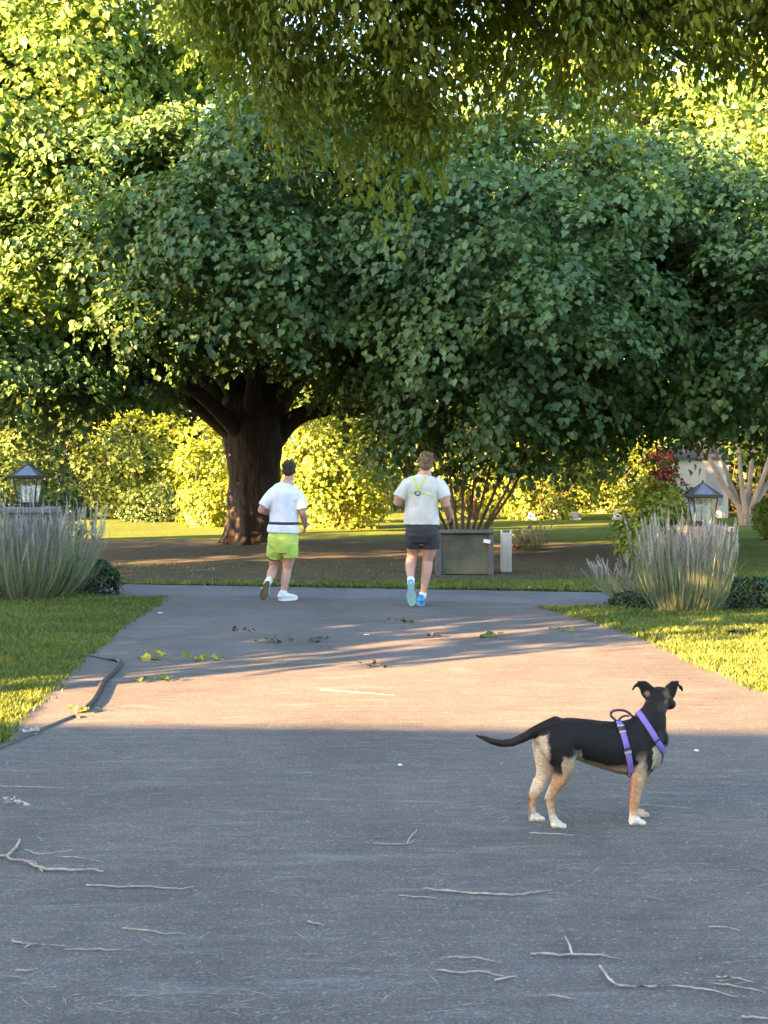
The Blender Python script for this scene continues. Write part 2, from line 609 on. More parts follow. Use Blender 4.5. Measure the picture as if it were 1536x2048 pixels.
limb_spec = [
    ([(-.3, -.1, 2.3), (-1.3, -.5, 3.1), (-2.6, -1.0, 3.7), (-4.2, -1.4, 4.2), (-5.4, -1.6, 4.8)], .26),
    ([(-.3, .1, 2.6), (-1.2, .5, 3.6), (-2.4, 1.0, 4.5), (-4.0, 1.2, 5.3)], .30),
    ([(-.2, -.1, 2.9), (-.7, -.6, 4.0), (-1.5, -1.2, 5.2), (-2.4, -1.9, 6.6)], .30),
    ([(.05, .1, 3.0), (.1, .3, 4.3), (-.2, .5, 5.8), (.2, .6, 7.8)], .36),
    ([(.3, -.1, 2.7), (1.0, -.6, 3.7), (2.0, -1.2, 4.7), (3.3, -1.8, 5.9)], .32),
    ([(.35, .1, 2.1), (.95, .05, 2.75), (1.9, -.1, 2.95), (2.9, -.5, 2.95), (4.4, -1.2, 3.3), (6.6, -1.8, 4.0)], .25),
    ([(.3, .2, 2.6), (1.1, .8, 3.8), (2.4, 1.4, 5.0), (4.8, 1.6, 6.2)], .28),
    ([(0, -.3, 2.7), (.2, -1.2, 3.7), (.6, -2.2, 4.6), (1.2, -3.3, 5.0)], .24),
    ([(-.25, -.35, 2.4), (-1.0, -1.4, 3.2), (-1.9, -2.5, 3.8), (-3.2, -3.2, 4.0)], .20),
    ([(.3, -.2, 3.0), (2.4, -.8, 5.2), (5.2, -1.2, 6.2), (8.6, -1.5, 6.0)], .24),
]
forks = []
for pts, r0 in limb_spec:
    pp = [tk + Vector(p) for p in pts]
    # smooth the polyline
    sm = []
    for i in range(len(pp) - 1):
        p0 = pp[max(i - 1, 0)]; p1 = pp[i]; p2 = pp[i + 1]; p3 = pp[min(i + 2, len(pp) - 1)]
        for s in range(4):
            t = s / 4
            sm.append(0.5 * ((2 * p1) + (p2 - p0) * t + (2 * p0 - 5 * p1 + 4 * p2 - p3) * t * t + (3 * p1 - p0 - 3 * p2 + p3) * t ** 3))
    sm.append(pp[-1])
    m_ = MB(); m_.tube(sm, taper(r0, 0.05, len(sm) - 1), seg=10)
    m_.build('limb', M['bark'], maple, True)
    forks += [tuple(p) for p in sm[4::3]]

main_lobes = [
    ((-4.9, 26.6, 5.9), (3.0, 4.4, 2.5), 120),
    ((-1.5, 26.0, 6.1), (4.2, 5.2, 2.8), 230),
    ((2.6, 25.4, 5.2), (4.2, 5.2, 3.1), 250),
    ((7.4, 25.8, 4.6), (4.6, 5.2, 2.75), 230),
    ((11.0, 27.0, 4.8), (3.6, 4.6, 2.6), 70),
    ((-7.6, 25.0, 3.9), (2.6, 2.6, 1.0), 75),
    ((-2.0, 29.5, 7.0), (5.5, 4.4, 2.2), 100),
    ((4.0, 28.6, 6.5), (5.0, 4.2, 2.1), 100),
]


def keep_main(p):
    # a window round the trunk, below the boughs, stays open
    if p[2] < 3.7 and -4.6 < p[0] < -0.9:
        return False
    if p[2] < 3.1 and -0.9 <= p[0] < 0.1:
        return False
    if p[0] > 5.5 and p[2] < 2.55:
        return False
    return True


pos, nr, tp, sz, ti, cen = clump_leaves(rng, main_lobes, 235, .92, 0.118, zmin=2.0, keep=keep_main, ow=.5, zw=.8, flat=.5)
mb = MB(); branches(mb, forks, [c for c in cen], 150, 0.09, 0.012, 5)
mb.build('branches', M['bark'], maple, True)
link('crown', leaves_mesh('crown', pos, nr, tp, sz, ti), M['leaf_maple'], maple)


def make_tree(name, base, lobes, trunk_h, r0, forks, label, mat, bark, per=70, cr=0.9, leaf=0.16, nbr=40, seed=1, group=None, zmin=1.0, lean=(0, 0), cat='tree', full=False, stems=None, br=0.06, asp=.95, **kw):
    base = Vector(base)
    t = empty(name, base, label, cat, group)
    rg = np.random.default_rng(seed)
    lob = [((base.x + c[0], base.y + c[1], c[2]), r, k) for c, r, k in lobes]
    pos, nr, tp, sz, ti, cen = clump_leaves(rg, lob, per, cr, leaf, zmin=zmin, **kw)
    m_ = MB()
    if stems is None:
        top = base + Vector((lean[0], lean[1], trunk_h))
        k = 6
        pts = [base + Vector((0, 0, -.1))] + [base.lerp(top, (i + 1) / k) for i in range(k)]
        m_.tube(pts, [r0 * 1.5] + [r0 * (1.1 - 0.5 * i / k) for i in range(k)], seg=14)
        fk = [top, base.lerp(top, .75)] + [base + Vector(f) for f in forks]
        for f in forks:
            m_.tube(curve_pts(base.lerp(top, .8), base + Vector(f), .05, 6, .4, seed), taper(r0 * .55, r0 * .2, 6), seg=8)
    else:
        fk = []
        for s in stems:
            pts = [base + Vector(q) for q in s]
            m_.tube(pts, taper(r0, r0 * .3, len(pts) - 1), seg=8)
            fk.append(pts[-1]); fk.append(pts[-2])
    m_.build('trunk', bark, t, True)
    m_ = MB(); branches(m_, [tuple(f) for f in fk], cen, nbr, br, 0.01, seed)
    m_.build('branches', bark, t, True)
    me = leaves_mesh('crown', pos, nr, tp, sz, ti, aspect=asp) if full else simple_leaves('crown', pos, nr, tp, sz, ti, aspect=0.75)
    link('crown', me, mat, t)
    return t


# sunlit neighbour at the left edge of the picture
make_tree('maple_tree', (-10.8, 28.2, 0),
          [((2.6, -2.2, 8.6), (4.3, 3.2, 2.4), 210), ((-2.0, 0, 10.0), (4.5, 3.6, 3.0), 90), ((3.2, -3.0, 4.7), (2.4, 2.0, .9), 46),
           ((5.6, -2.0, 10.6), (3.2, 2.6, 1.9), 100), ((1.0, -1.0, 11.0), (3.6, 2.6, 2.0), 80)],
          4.5, .42, [(2.4, -.8, 6.2), (3.2, -1.2, 4.6), (4.4, -1.4, 7.6), (-2, 0, 7), (0, 0.4, 9)],
          'sunlit yellow green maple reaching in from the left edge of the photo', M['leaf_lit'], M['bark'], per=190, cr=.9, leaf=.13, nbr=60, seed=3, zmin=3.4, full=True, ow=.95, zw=.45)
# bright crown seen above the maple at upper right
make_tree('broadleaf_tree', (14.5, 41, 0),
          [((-6.0, -1, 10.8), (5.0, 4, 4.0), 150), ((-2.0, 0, 9), (5, 4, 4.5), 120), ((-9.5, 0, 13), (3.2, 3, 2.6), 60), ((-1.5, -1, 14), (4, 3, 3), 70)],
          7, .4, [(-3, 0, 9), (2, 0, 10), (0, 0, 12)], 'tall sunlit tree standing behind the big maple at the upper right', M['leaf_lit'], M['bark'],
          per=110, cr=1.0, leaf=.18, nbr=40, seed=4, full=True, ow=.9, zw=.5)
# tall trees far back, filling the gaps
far_spec = [(-17, 47, 1), (-9, 56, 0), (-1, 53, 1), (7, 58, 0), (15, 52, 1), (21, 47, 0)]
far_lab = ['tall tree far behind the lantern at the left edge', 'tall tree far behind the old maple trunk, left of it', 'tall tree far behind the gap between the two runners',
           'tall tree far behind the gatepost lantern of the right side, left of it', 'tall tree far behind the white shed', 'tall tree at the far right beyond the white shed']
proto = None
for i, (x, y, f) in enumerate(far_spec):
    if proto is None:
        proto = make_tree('background_tree', (x, y, 0), [((0, 0, 9.5), (5.5, 4.5, 6.5), 330), ((2, 0, 5), (4, 3.5, 3.5), 70), ((-2, -1, 4.5), (4, 3.5, 3.5), 70)], 6, .45,
                          [(2, 0, 8), (-2, 0, 9), (0, 1, 11)], far_lab[i], M['leaf_green'], M['bark'], per=50, cr=1.25, leaf=.28, nbr=30, seed=6, group='tall trees far behind the lawn')
    else:
        c = copy_tree(proto)
        c.location = (x, y, 0); c.rotation_euler.z = i * 1.3; c.scale = (1 + .08 * f,) * 3
        c['label'] = far_lab[i]


# ---- hedges and shrubs of the middle distance
def shrub(name, c, r, label, mat, n=60, per=60, cr=.5, leaf=.12, seed=1, cat='shrub', group=None, extra=(), bark='red_bark', zmin=0.05, **kw):
    base = Vector((c[0], c[1], 0))
    t = empty(name, base, label, cat, group)
    rg = np.random.default_rng(seed)
    lob = [(c, r, n)] + [((c[0] + e[0], c[1] + e[1], e[2]), e[3], e[4]) for e in extra]
    pos, nr, tp, sz, ti, cen = clump_leaves(rg, lob, per, cr, leaf, zmin=zmin, **kw)
    pos[:, 2] = np.maximum(pos[:, 2], 0.03)
    m_ = MB()
    rnd = random.Random(seed)
    for k in range(14):
        p, o_ = rnd.choice(cen)
        m_.tube(curve_pts(base + Vector((rnd.uniform(-.15, .15), rnd.uniform(-.1, .1), -.03)), p, .05, 5, .4, k), taper(.03, .008, 5), seg=5)
    m_.build('stems', M[bark], t, True)
    link('foliage', simple_leaves('foliage', pos, nr, tp, sz, ti, aspect=.8), mat, t)
    return t


def X(u, Y):
    return (u - 768) / F * Y


shrub('bush', (X(680, 37), 37, 1.9), (1.75, 1.2, 2.1), 'tall sunlit yellow green bush between the two runners', M['leaf_hedge'], n=170, per=70, cr=.5, leaf=.13, seed=21)
shrub('bush', (X(420, 38.5), 38.5, 1.6), (1.0, 1.0, 1.7), 'sunlit golden green bush just left of the thick maple trunk', M['leaf_hedge'], n=90, per=70, cr=.5, leaf=.13, seed=22)
shrub('bush', (X(285, 46), 46, 1.9), (2.4, 1.3, 1.9), 'bright golden bush behind the lit lawn on the left', M['leaf_hedge'], n=130, per=60, cr=.6, leaf=.15, seed=23)
shrub('bush', (X(310, 42), 42, .55), (1.0, .8, .75), 'low shaded blue green bush on the left lawn in front of the golden bush', M['leaf_green'], n=50, per=60, cr=.45, leaf=.11, seed=24)
shrub('bush', (X(90, 44), 44, 1.7), (3.0, 1.4, 2.1), 'broad sunlit green bush behind the lantern on the left', M['leaf_green'], n=140, per=60, cr=.6, leaf=.15, seed=25)
shrub('bush', (X(1090, 43.5), 43.5, 2.0), (1.8, 1.2, 2.1), 'sunlit yellow bush right of the stone box and white post', M['leaf_hedge'], n=120, per=70, cr=.5, leaf=.13, seed=26, extra=[(1.5, 0.4, 2.1, (1.2, .8, .8), 40)])
shrub('bush', (X(950, 44), 44, 1.9), (1.7, 1.1, 2.1), 'sunlit golden bush behind the many stemmed tree', M['leaf_hedge'], n=80, per=60, cr=.5, leaf=.13, seed=27)
shrub('bush', (X(1200, 50), 50, 1.7), (2.6, 1.2, 1.6), 'low mixed bush at the far edge of the right lawn', M['leaf_hedge'], n=110, per=60, cr=.55, leaf=.14, seed=28)
shrub('bush', (X(1480, 52), 52, 1.9), (3.6, 1.2, 2.2), 'long dark bush behind the white shed at the right', M['leaf_green'], n=150, per=60, cr=.65, leaf=.16, seed=29)
shrub('bush', (X(1300, 21.5), 21.5, .75), (.62, .5, .72), 'dense green bush behind the right gate pier, left of its lantern', M['leaf_hedge'], n=60, per=80, cr=.28, leaf=.08, seed=30)
shrub('bush', (X(1355, 22.5), 22.5, .7), (.55, .5, .7), 'darker green bush directly behind the right lantern', M['leaf_dark'], n=50, per=80, cr=.28, leaf=.07, seed=31)
shrub('topiary', (X(1541, 31), 31, .55), (.42, .42, .42), 'round clipped bush cut off by the right edge of the photo', M['leaf_hedge'], n=120, per=60, cr=.13, leaf=.05, seed=32, inner=.1, zmin=.1)
shrub('bush', (X(1322, 44), 44, 1.6), (.5, .5, .9), 'red leaved bush glimpsed left of the right lantern', M['leaf_red'], n=30, per=50, cr=.4, leaf=.13, seed=33)
shrub('bush', (X(60, 21.0), 21.0, .9), (1.0, .5, .9), 'shaded green bush directly behind the left lantern', M['leaf_green'], n=50, per=60, cr=.3, leaf=.09, seed=34)

shrub('bush', (X(70, 53), 53, 3.9), (3.6, 1.4, 3.6), 'tall green thicket far behind the left lantern', M['leaf_green'], n=230, per=60, cr=.8, leaf=.2, seed=36)
# hedge closing the far side of the lawn
for i, (x0, lab) in enumerate([(-24, 'far hedge beyond the left lawn, behind the golden bushes'), (-4, 'far hedge in the middle distance behind the two runners'), (10, 'far hedge closing the right lawn behind the shed')]):
    shrub('hedge', (x0 + 6, 60, 3.0), (9.5, 1.3, 3.6), lab, M['leaf_green'], n=330, per=50, cr=.9, leaf=.24, seed=40 + i, cat='hedge')

# many-stemmed tree behind the right runner
bx, by = X(925, 24.5), 24.5
stems = []
rnd = random.Random(4)
for k in range(11):
    a = -1.1 + 2.2 * k / 10
    sp_ = 1.75 * math.sin(a)
    dy = rnd.uniform(-.5, .5)
    stems.append([(0.05 * a, 0, -.05), (sp_ * .22 + .03 * a, dy * .3, .45), (sp_ * .55, dy * .7, 1.1 + .1 * math.cos(a)), (sp_ * .85, dy, 1.9 + .3 * math.cos(a)), (sp_ * 1.15, dy * 1.3, 2.8 + .4 * math.cos(a))])
make_tree('multi_stemmed_tree', (bx, by, 0), [((0, 0, 3.2), (2.3, 1.5, 1.2), 60), ((-1.1, -.3, 2.3), (.9, .8, .6), 18), ((1.3, 0, 2.3), (.9, .8, .6), 18), ((.2, .4, 1.9), (.9, .5, .5), 10)], 0, .042, [],
          'small tree of many thin reddish stems fanning up behind the stone box', M['leaf_maple'], M['red_bark'], per=70, cr=.55, leaf=.12, nbr=40, seed=51, stems=stems, br=.03)
# pale bare-stemmed tree at the right edge
stems = []
for k, (dx, dy) in enumerate([(-1.5, 0), (-.9, .3), (-.35, -.2), (.3, .2), (.9, -.1), (1.5, .2)]):
    stems.append([(dx * .05, 0, -.05), (dx * .12, dy * .2, .5), (dx * .45, dy * .6, 1.2), (dx * .8, dy, 2.2), (dx * 1.2, dy * 1.3, 3.3)])
make_tree('pale_barked_tree', (X(1492, 39), 39, 0), [((0, 0, 4.3), (2.8, 2, 1.3), 50)], 0, .12, [],
          'vase shaped tree with pale pinkish stems at the right edge', M['leaf_hedge'], M['pale_bark'], per=60, cr=.7, leaf=.16, nbr=40, seed=52, stems=stems, br=.04)

# ------------------------------------------------------------------ the near tree whose boughs hang over the drive
near = make_tree('shade_tree', (7.6, 7.0, 0),
                 [((-7.3, 3.0, 6.0), (1.9, 1.9, 1.75), 270), ((-5.0, 2.5, 6.3), (2.3, 1.9, 1.65), 240), ((-2.6, 3.2, 6.4), (2.4, 2.2, 1.8), 130), ((0, 0, 8.5), (4.5, 4, 2.5), 60)],
                 4.6, .34, [(-2.5, 2.5, 5.8), (-5, 3.0, 6.0), (-1, 1, 6.5), (-7.2, 2.8, 5.9)],
                 'near tree whose dark olive boughs hang across the top of the photo', M['leaf_olive'], M['bark'], per=260, cr=.5, leaf=.066, nbr=140, seed=61,
                 zmin=4.25, droop=1.7, flat=.8, br=.03, inner=.4, full=True, asp=.5)

# ------------------------------------------------------------------ trees up-sun, left of the frame, and the house behind the camera
off = [((-15.8, 4.1), 0, 0, 0), ((-17.2, 7.3), 0, 0, 0), ((-18.5, 9.0), 0, 0, 0)]
labs = ['dense tree beside the drive, nearest the house on the left', 'dense tree beside the drive, middle of the left row', 'dense tree beside the drive, nearest the road on the left']
pr = None
for i, ((x, y), zc, rad, rz) in enumerate(off):
    if pr is None:
        pr = make_tree('shade_tree', (x, y, 0), [((0, 0, 7.6), (3.4, 3.7, 6.2), 420), ((0, 0, 12.0), (2.8, 3.0, 3.4), 120), ((0, 0.5, 3.0), (3.0, 3.0, 2.2), 110)], 7, .35,
                       [(1.5, 0, 8), (-1.5, 1, 8), (0, -1.5, 9)], labs[0], M['leaf_green'], M['bark'], per=60, cr=1.0, leaf=.24, nbr=30, seed=71, zmin=.8, inner=.5, group='row of dense trees left of the drive')
    else:
        c = copy_tree(pr)
        c.location = (x, y, 0); c.rotation_euler.z = 1.9 * i; c['label'] = labs[i]

make_tree('shade_tree', (-15.2, 0.9, 0), [((0.2, -2.4, 10.4), (3.6, 4.4, 2.6), 300), ((-1, -3, 12.5), (3.0, 4, 2.2), 120)], 7.4, .16,  # added out of view so its high crown shades the overhanging boughs
          [(0, -2, 9), (1, -3.4, 9.4), (-1, 1, 9)], 'unseen high crowned tree added beside the house to shade the near boughs', M['leaf_green'], M['bark'], per=60, cr=.9, leaf=.22, nbr=30, seed=77, zmin=7.4, inner=.5,
          group='row of dense trees left of the drive')
make_tree('shade_tree', (-18.0, 16.2, 0), [((0, 0, 4.0), (2.2, 3.0, 2.9), 200), ((-2, 3.2, 3.6), (2.2, 2.8, 3.0), 130)], 3, .16, [(0, 1.6, 4), (0, -1.6, 4)],  # added out of view, kept low, to shade trunk and ground of the maple
          'unseen low round tree added to shade the ground under the big maple', M['leaf_green'], M['bark'], per=60, cr=.9, leaf=.22, nbr=20, seed=78, zmin=.4, inner=.5, group='row of dense trees left of the drive')
for k, (x, y, h_) in enumerate([(-12.5, 4.0, 4.2), (-10.4, 5.6, 3.4)]):
    make_tree('young_tree', (x, y, 0), [((0, 0, h_ * .72), (.45, .40, h_ * .28), 16)], h_ * .6, .05, [(0, 0, h_ * .8)], ['slender young tree nearest the high crowned tree', 'slender young tree nearest the drive'][k],
              M['leaf_green'], M['bark'], per=45, cr=.3, leaf=.12, nbr=8, seed=90 + k, br=.015)

house = empty('brick_house', (-8, -7, 0), 'pale house with a dark gabled roof behind the drive', 'house')
HR = Matrix.Rotation(R(-4.0), 4, 'Z')
HO = Vector((-8, -3.4, 0))


def H(x, y, z):
    return HO + (HR @ Vector((x, y, z)))


EZ = 5.15
m_ = MB()
a_ = HR
m_.box(H(0, -5, EZ / 2 - .15), (28, 10 - .8, EZ - .3), a_)
m_.build('wall', simple('house_wall', (.42, .36, .3), (.36, .3, .25), scale=3), house)
m_ = MB()
for s in ((14.4, -14.4),):
    m_.face([H(14.4, 0, EZ), H(-14.4, 0, EZ), H(-14.4, -5, EZ + 2.2), H(14.4, -5, EZ + 2.2)])
    m_.face([H(14.4, -10, EZ), H(-14.4, -10, EZ), H(-14.4, -5, EZ + 2.2), H(14.4, -5, EZ + 2.2)])
    m_.face([H(14.4, 0, EZ - .2), H(14.4, -10, EZ - .2), H(-14.4, -10, EZ - .2), H(-14.4, 0, EZ - .2)])
    for sx in (14.4, -14.4):
        m_.face([H(sx, 0, EZ), H(sx, -5, EZ + 2.2), H(sx, -10, EZ)])
    m_.face([H(14.4, 0, EZ), H(14.4, 0, EZ - .2), H(-14.4, 0, EZ - .2), H(-14.4, 0, EZ)])
m_.build('roof', simple('roof_shingle', (.08, .075, .07), (.05, .048, .045), scale=8), house)
gm = simple('window_glass', (.03, .04, .05), (.05, .06, .07), rough=.08, bumpv=0)
wm = simple('white_trim', (.75, .74, .7), (.68, .67, .64), rough=.5)
for k in range(5):
    xx = -11 + k * 5.2
    m_ = MB(); m_.box(H(xx, -.38, 2.0), (1.3, .08, 1.5), a_)
    wf = m_.build('window', wm, house)
    m_ = MB(); m_.box(H(xx, -.335, 2.0), (1.1, .04, 1.3), a_); m_.build('pane', gm, wf)
#SPLIT2
# ------------------------------------------------------------------ mown grass, as blades, on the near lawns and the verge
def in_poly(x, y, poly):
    c = np.zeros(len(x), bool)
    n = len(poly)
    for i in range(n):
        x1, y1 = poly[i]; x2, y2 = poly[(i + 1) % n]
        if y1 == y2:
            continue
        k = ((y1 > y) != (y2 > y)) & (x < (x2 - x1) * (y - y1) / (y2 - y1) + x1)
        c ^= k
    return c


pave = [(p.x, p.y) for p in (le_j + apron + re_j)]


def grass_patch(name, boxes, label, seed):
    rg = np.random.default_rng(seed)
    xs, ys, hs = [], [], []
    for (x0, x1, y0, y1, n, h) in boxes:
        x = rg.uniform(x0, x1, n); y = rg.uniform(y0, y1, n)
        rn = road_near_l.y + (road_near_r.y - road_near_l.y) * (x - road_near_l.x) / (road_near_r.x - road_near_l.x)
        rf = road_far_l.y + (road_far_r.y - road_far_l.y) * (x - road_far_l.x) / (road_far_r.x - road_far_l.x)
        ok = ~in_poly(x + rg.normal(0, .035, n), y + rg.normal(0, .06, n), pave) & ~((y > rn) & (y < rf))
        x, y = x[ok], y[ok]
        cl = np.array([noise.noise(Vector((a * 2.2, b * 2.2, 0))) for a, b in zip(x, y)])
        xs.append(x); ys.append(y); hs.append(h * (1 + .5 * cl))
    x = np.concatenate(xs); y = np.concatenate(ys); h = np.concatenate(hs) * rg.uniform(.5, 1.3, len(x))
    n = len(x)
    az = rg.random(n) * 6.283
    lean = np.stack([np.cos(az), np.sin(az), np.zeros(n)], 1) * rg.uniform(.1, .8, n)[:, None]
    side = np.stack([-np.sin(az + rg.normal(size=n)), np.cos(az), np.zeros(n)], 1)
    wd = (h * .13)[:, None]
    b = np.stack([x, y, np.zeros(n)], 1)
    mid = b + lean * h[:, None] * .45 + np.array([0, 0, 1]) * (h * .62)[:, None]
    tipp = b + lean * h[:, None] * 1.1 + np.array([0, 0, 1]) * h[:, None]
    v = np.stack([b - side * wd, b + side * wd, mid + side * wd * .7, mid - side * wd * .7, tipp], 1).reshape(-1, 3)
    i = np.arange(n)[:, None] * 5
    t = np.clip(rg.normal(.45, .22, n), 0, 1)
    me = np_mesh(name, v, quads=i + np.array([[0, 1, 2, 3]]), tris=i + np.array([[3, 2, 4]]), tint=np.repeat(t, 5))
    o = link(name, me, M['blade'])
    return tag(o, label, 'grass', kind='stuff')


grass_patch('grass', [(-5.2, -1.6, 7.0, 11.5, 85000, .042), (-6.2, -1.4, 11.5, 17.0, 80000, .045)], 'mown grass blades of the lawn left of the driveway', 1)
grass_patch('grass', [(1.4, 5.0, 8.0, 12.5, 80000, .042), (1.2, 6.6, 12.5, 16.4, 70000, .045)], 'mown grass blades of the lawn right of the driveway', 2)
grass_patch('grass', [(-7, 7, 17.4, 19.4, 30000, .04), (-7, 7, 19.2, 23.0, 6000, .035)], 'patchy grass blades of the verge beyond the road', 3)


# ------------------------------------------------------------------ gate piers with lanterns
M['stone'] = simple('pier_stone', (.22, .21, .20), (.13, .13, .13), rough=.9, scale=7, bumpv=.7, bscale=22, detail=6)
M['black_metal'] = simple('black_lantern_metal', (.03, .022, .026), (.018, .014, .016), rough=.45, scale=20, bumpv=.1)
M['roof_metal'] = simple('lantern_roof_metal', (.20, .21, .23), (.14, .15, .17), rough=.28, scale=20, bumpv=.05, metal=.6)
M['bulb'] = simple('frosted_bulb', (.7, .65, .52), (.6, .55, .42), rough=.4, bumpv=0)


def glass_mat():
    m, n, l, b, o = newmat('lantern_glass')
    tr = n.new('ShaderNodeBsdfTransparent'); tr.inputs[0].default_value = (.86, .9, .88, 1)
    gl = n.new('ShaderNodeBsdfGlossy'); gl.inputs['Roughness'].default_value = .12; gl.inputs[0].default_value = (.8, .85, .85, 1)
    df = n.new('ShaderNodeBsdfDiffuse'); df.inputs[0].default_value = (.4, .42, .38, 1)
    m1 = n.new('ShaderNodeMixShader'); m1.inputs[0].default_value = .35
    l.new(gl.outputs[0], m1.inputs[1]); l.new(df.outputs[0], m1.inputs[2])
    m2 = n.new('ShaderNodeMixShader'); m2.inputs[0].default_value = .30
    l.new(tr.outputs[0], m2.inputs[1]); l.new(m1.outputs[0], m2.inputs[2]); l.new(m2.outputs[0], o.inputs[0])
    return m


M['glass'] = glass_mat()


def pier(u, Y, top_v, wdt, label):
    c = P(u, top_v, Y)
    t = empty('gate_pier', (c.x, Y, 0), label, 'gate pier', 'gate piers either side of the drive')
    m_ = MB(); h = c.z - .07
    rnd_ = random.Random(int(u))
    z = 0
    while z < h - .01:
        dz = min(.14 + rnd_.uniform(-.01, .02), h - z)
        x = -wdt / 2
        while x < wdt / 2 - .01:
            dx = min(rnd_.uniform(.16, .34), wdt / 2 - x)
            g = rnd_.uniform(-.008, .008)
            m_.box((c.x + x + dx / 2, Y, z + dz / 2), (dx - .012, wdt + g, dz - .012), bevel=.008)
            x += dx
        z += dz
    m_.build('stonework', M['stone'], t)
    m_ = MB(); m_.box((c.x, Y, h / 2), (wdt - .03, wdt - .03, h)); m_.build('mortar', simple('mortar', (.25, .24, .22)), t)
    m_ = MB(); m_.box((c.x, Y, h + .035), (wdt + .08, wdt + .08, .07), bevel=.012); m_.build('capstone', M['stone'], t)
    return c


def lantern(c, s, label, apex_h, eave_h, eave_w, gtop, gbot, lift):
    """c: centre of the capstone top. Everything in metres above c."""
    t = empty('lantern', c, label, 'lantern', 'lanterns on the gate piers')
    z0 = lift; zt = eave_h - .035

    def corners(hw, z):
        return [c + Vector((a * hw, b * hw, z)) for a, b in ((-1, -1), (1, -1), (1, 1), (-1, 1))]
    m_ = MB()                                   # base plinth and foot
    m_.box(c + Vector((0, 0, .015)), (gbot * 1.3, gbot * 1.3, .03), bevel=.006)
    m_.box(c + Vector((0, 0, .03 + (lift - .03) / 2)), (gbot * .8, gbot * .8, lift - .03))
    m_.box(c + Vector((0, 0, z0 + .008)), (gbot * 1.12, gbot * 1.12, .016))
    m_.build('base', M['black_metal'], t)
    lo, hi = corners(gbot / 2, z0 + .016), corners(gtop / 2, zt)
    m_ = MB()
    for a, b in zip(lo, hi):
        m_.tube([a, b], [.010, .010], seg=6)
    for k in range(4):
        m_.tube([lo[k], lo[(k + 1) % 4]], [.008, .008], seg=6)
        m_.tube([hi[k], hi[(k + 1) % 4]], [.009, .009], seg=6)
    m_.build('frame', M['black_metal'], t)
    lo2, hi2 = corners(gbot / 2 - .006, z0 + .02), corners(gtop / 2 - .006, zt - .004)
    for k in range(4):
        m_ = MB(); m_.face([lo2[k], lo2[(k + 1) % 4], hi2[(k + 1) % 4], hi2[k]]); m_.build('glass_pane', M['glass'], t)
    ap = c + Vector((0, 0, apex_h))
    e0, e1 = corners(eave_w / 2, eave_h - .035), corners(eave_w / 2, eave_h)
    m_ = MB()
    m_.box(c + Vector((0, 0, eave_h - .018)), (eave_w, eave_w, .036), bevel=.004)
    rim = m_.build('roof_rim', M['black_metal'], t)
    e2 = corners(eave_w / 2 - .045, eave_h + .002)
    ap_lo = [ap + Vector((a * .012, b * .012, -.01)) for a, b in ((-1, -1), (1, -1), (1, 1), (-1, 1))]
    m_ = MB()
    for k in range(4):
        m_.face([e2[k], e2[(k + 1) % 4], ap_lo[(k + 1) % 4], ap_lo[k]])
    m_.face(list(reversed(e2))); m_.face(ap_lo)
    rf = m_.build('roof', M['roof_metal'], t)
    m_ = MB()
    e3 = corners(eave_w / 2 - .03, eave_h + .004)
    for k in range(4):
        m_.tube([e3[k], ap], [.009, .008], seg=6)
    m_.ell(ap + Vector((0, 0, .012)), (.014, .014, .02))
    m_.build('roof_ridge', M['black_metal'], t)
    for dx in (-.035, .035):
        m_ = MB()
        m_.tube([c + Vector((dx, 0, z0 + .05)), c + Vector((dx, 0, z0 + .13))], [.011, .011], seg=8)
        m_.ell(c + Vector((dx, 0, z0 + .17)), (.02, .02, .04))
        m_.build('bulb', M['bulb'], t, True)


cr_ = pier(1408, 16.0, 1052, .50, 'grey stone gate pier behind the right clump of plumed grass')
lantern(Vector((P(1405, 1050, 16).x, 16, cr_.z)), 1, 'four sided black lantern with glass sides above the right clump of grass', .515, .375, .39, .285, .205, .035)
cl_ = pier(62, 17.3, 1014, .56, 'grey stone gate pier behind the left clump of plumed grass')
lantern(Vector((P(57, 1012, 17.3).x, 17.3, cl_.z)), 1, 'black lantern with pale roof above the left clump of grass at the photo edge', .55, .405, .42, .30, .21, .04)


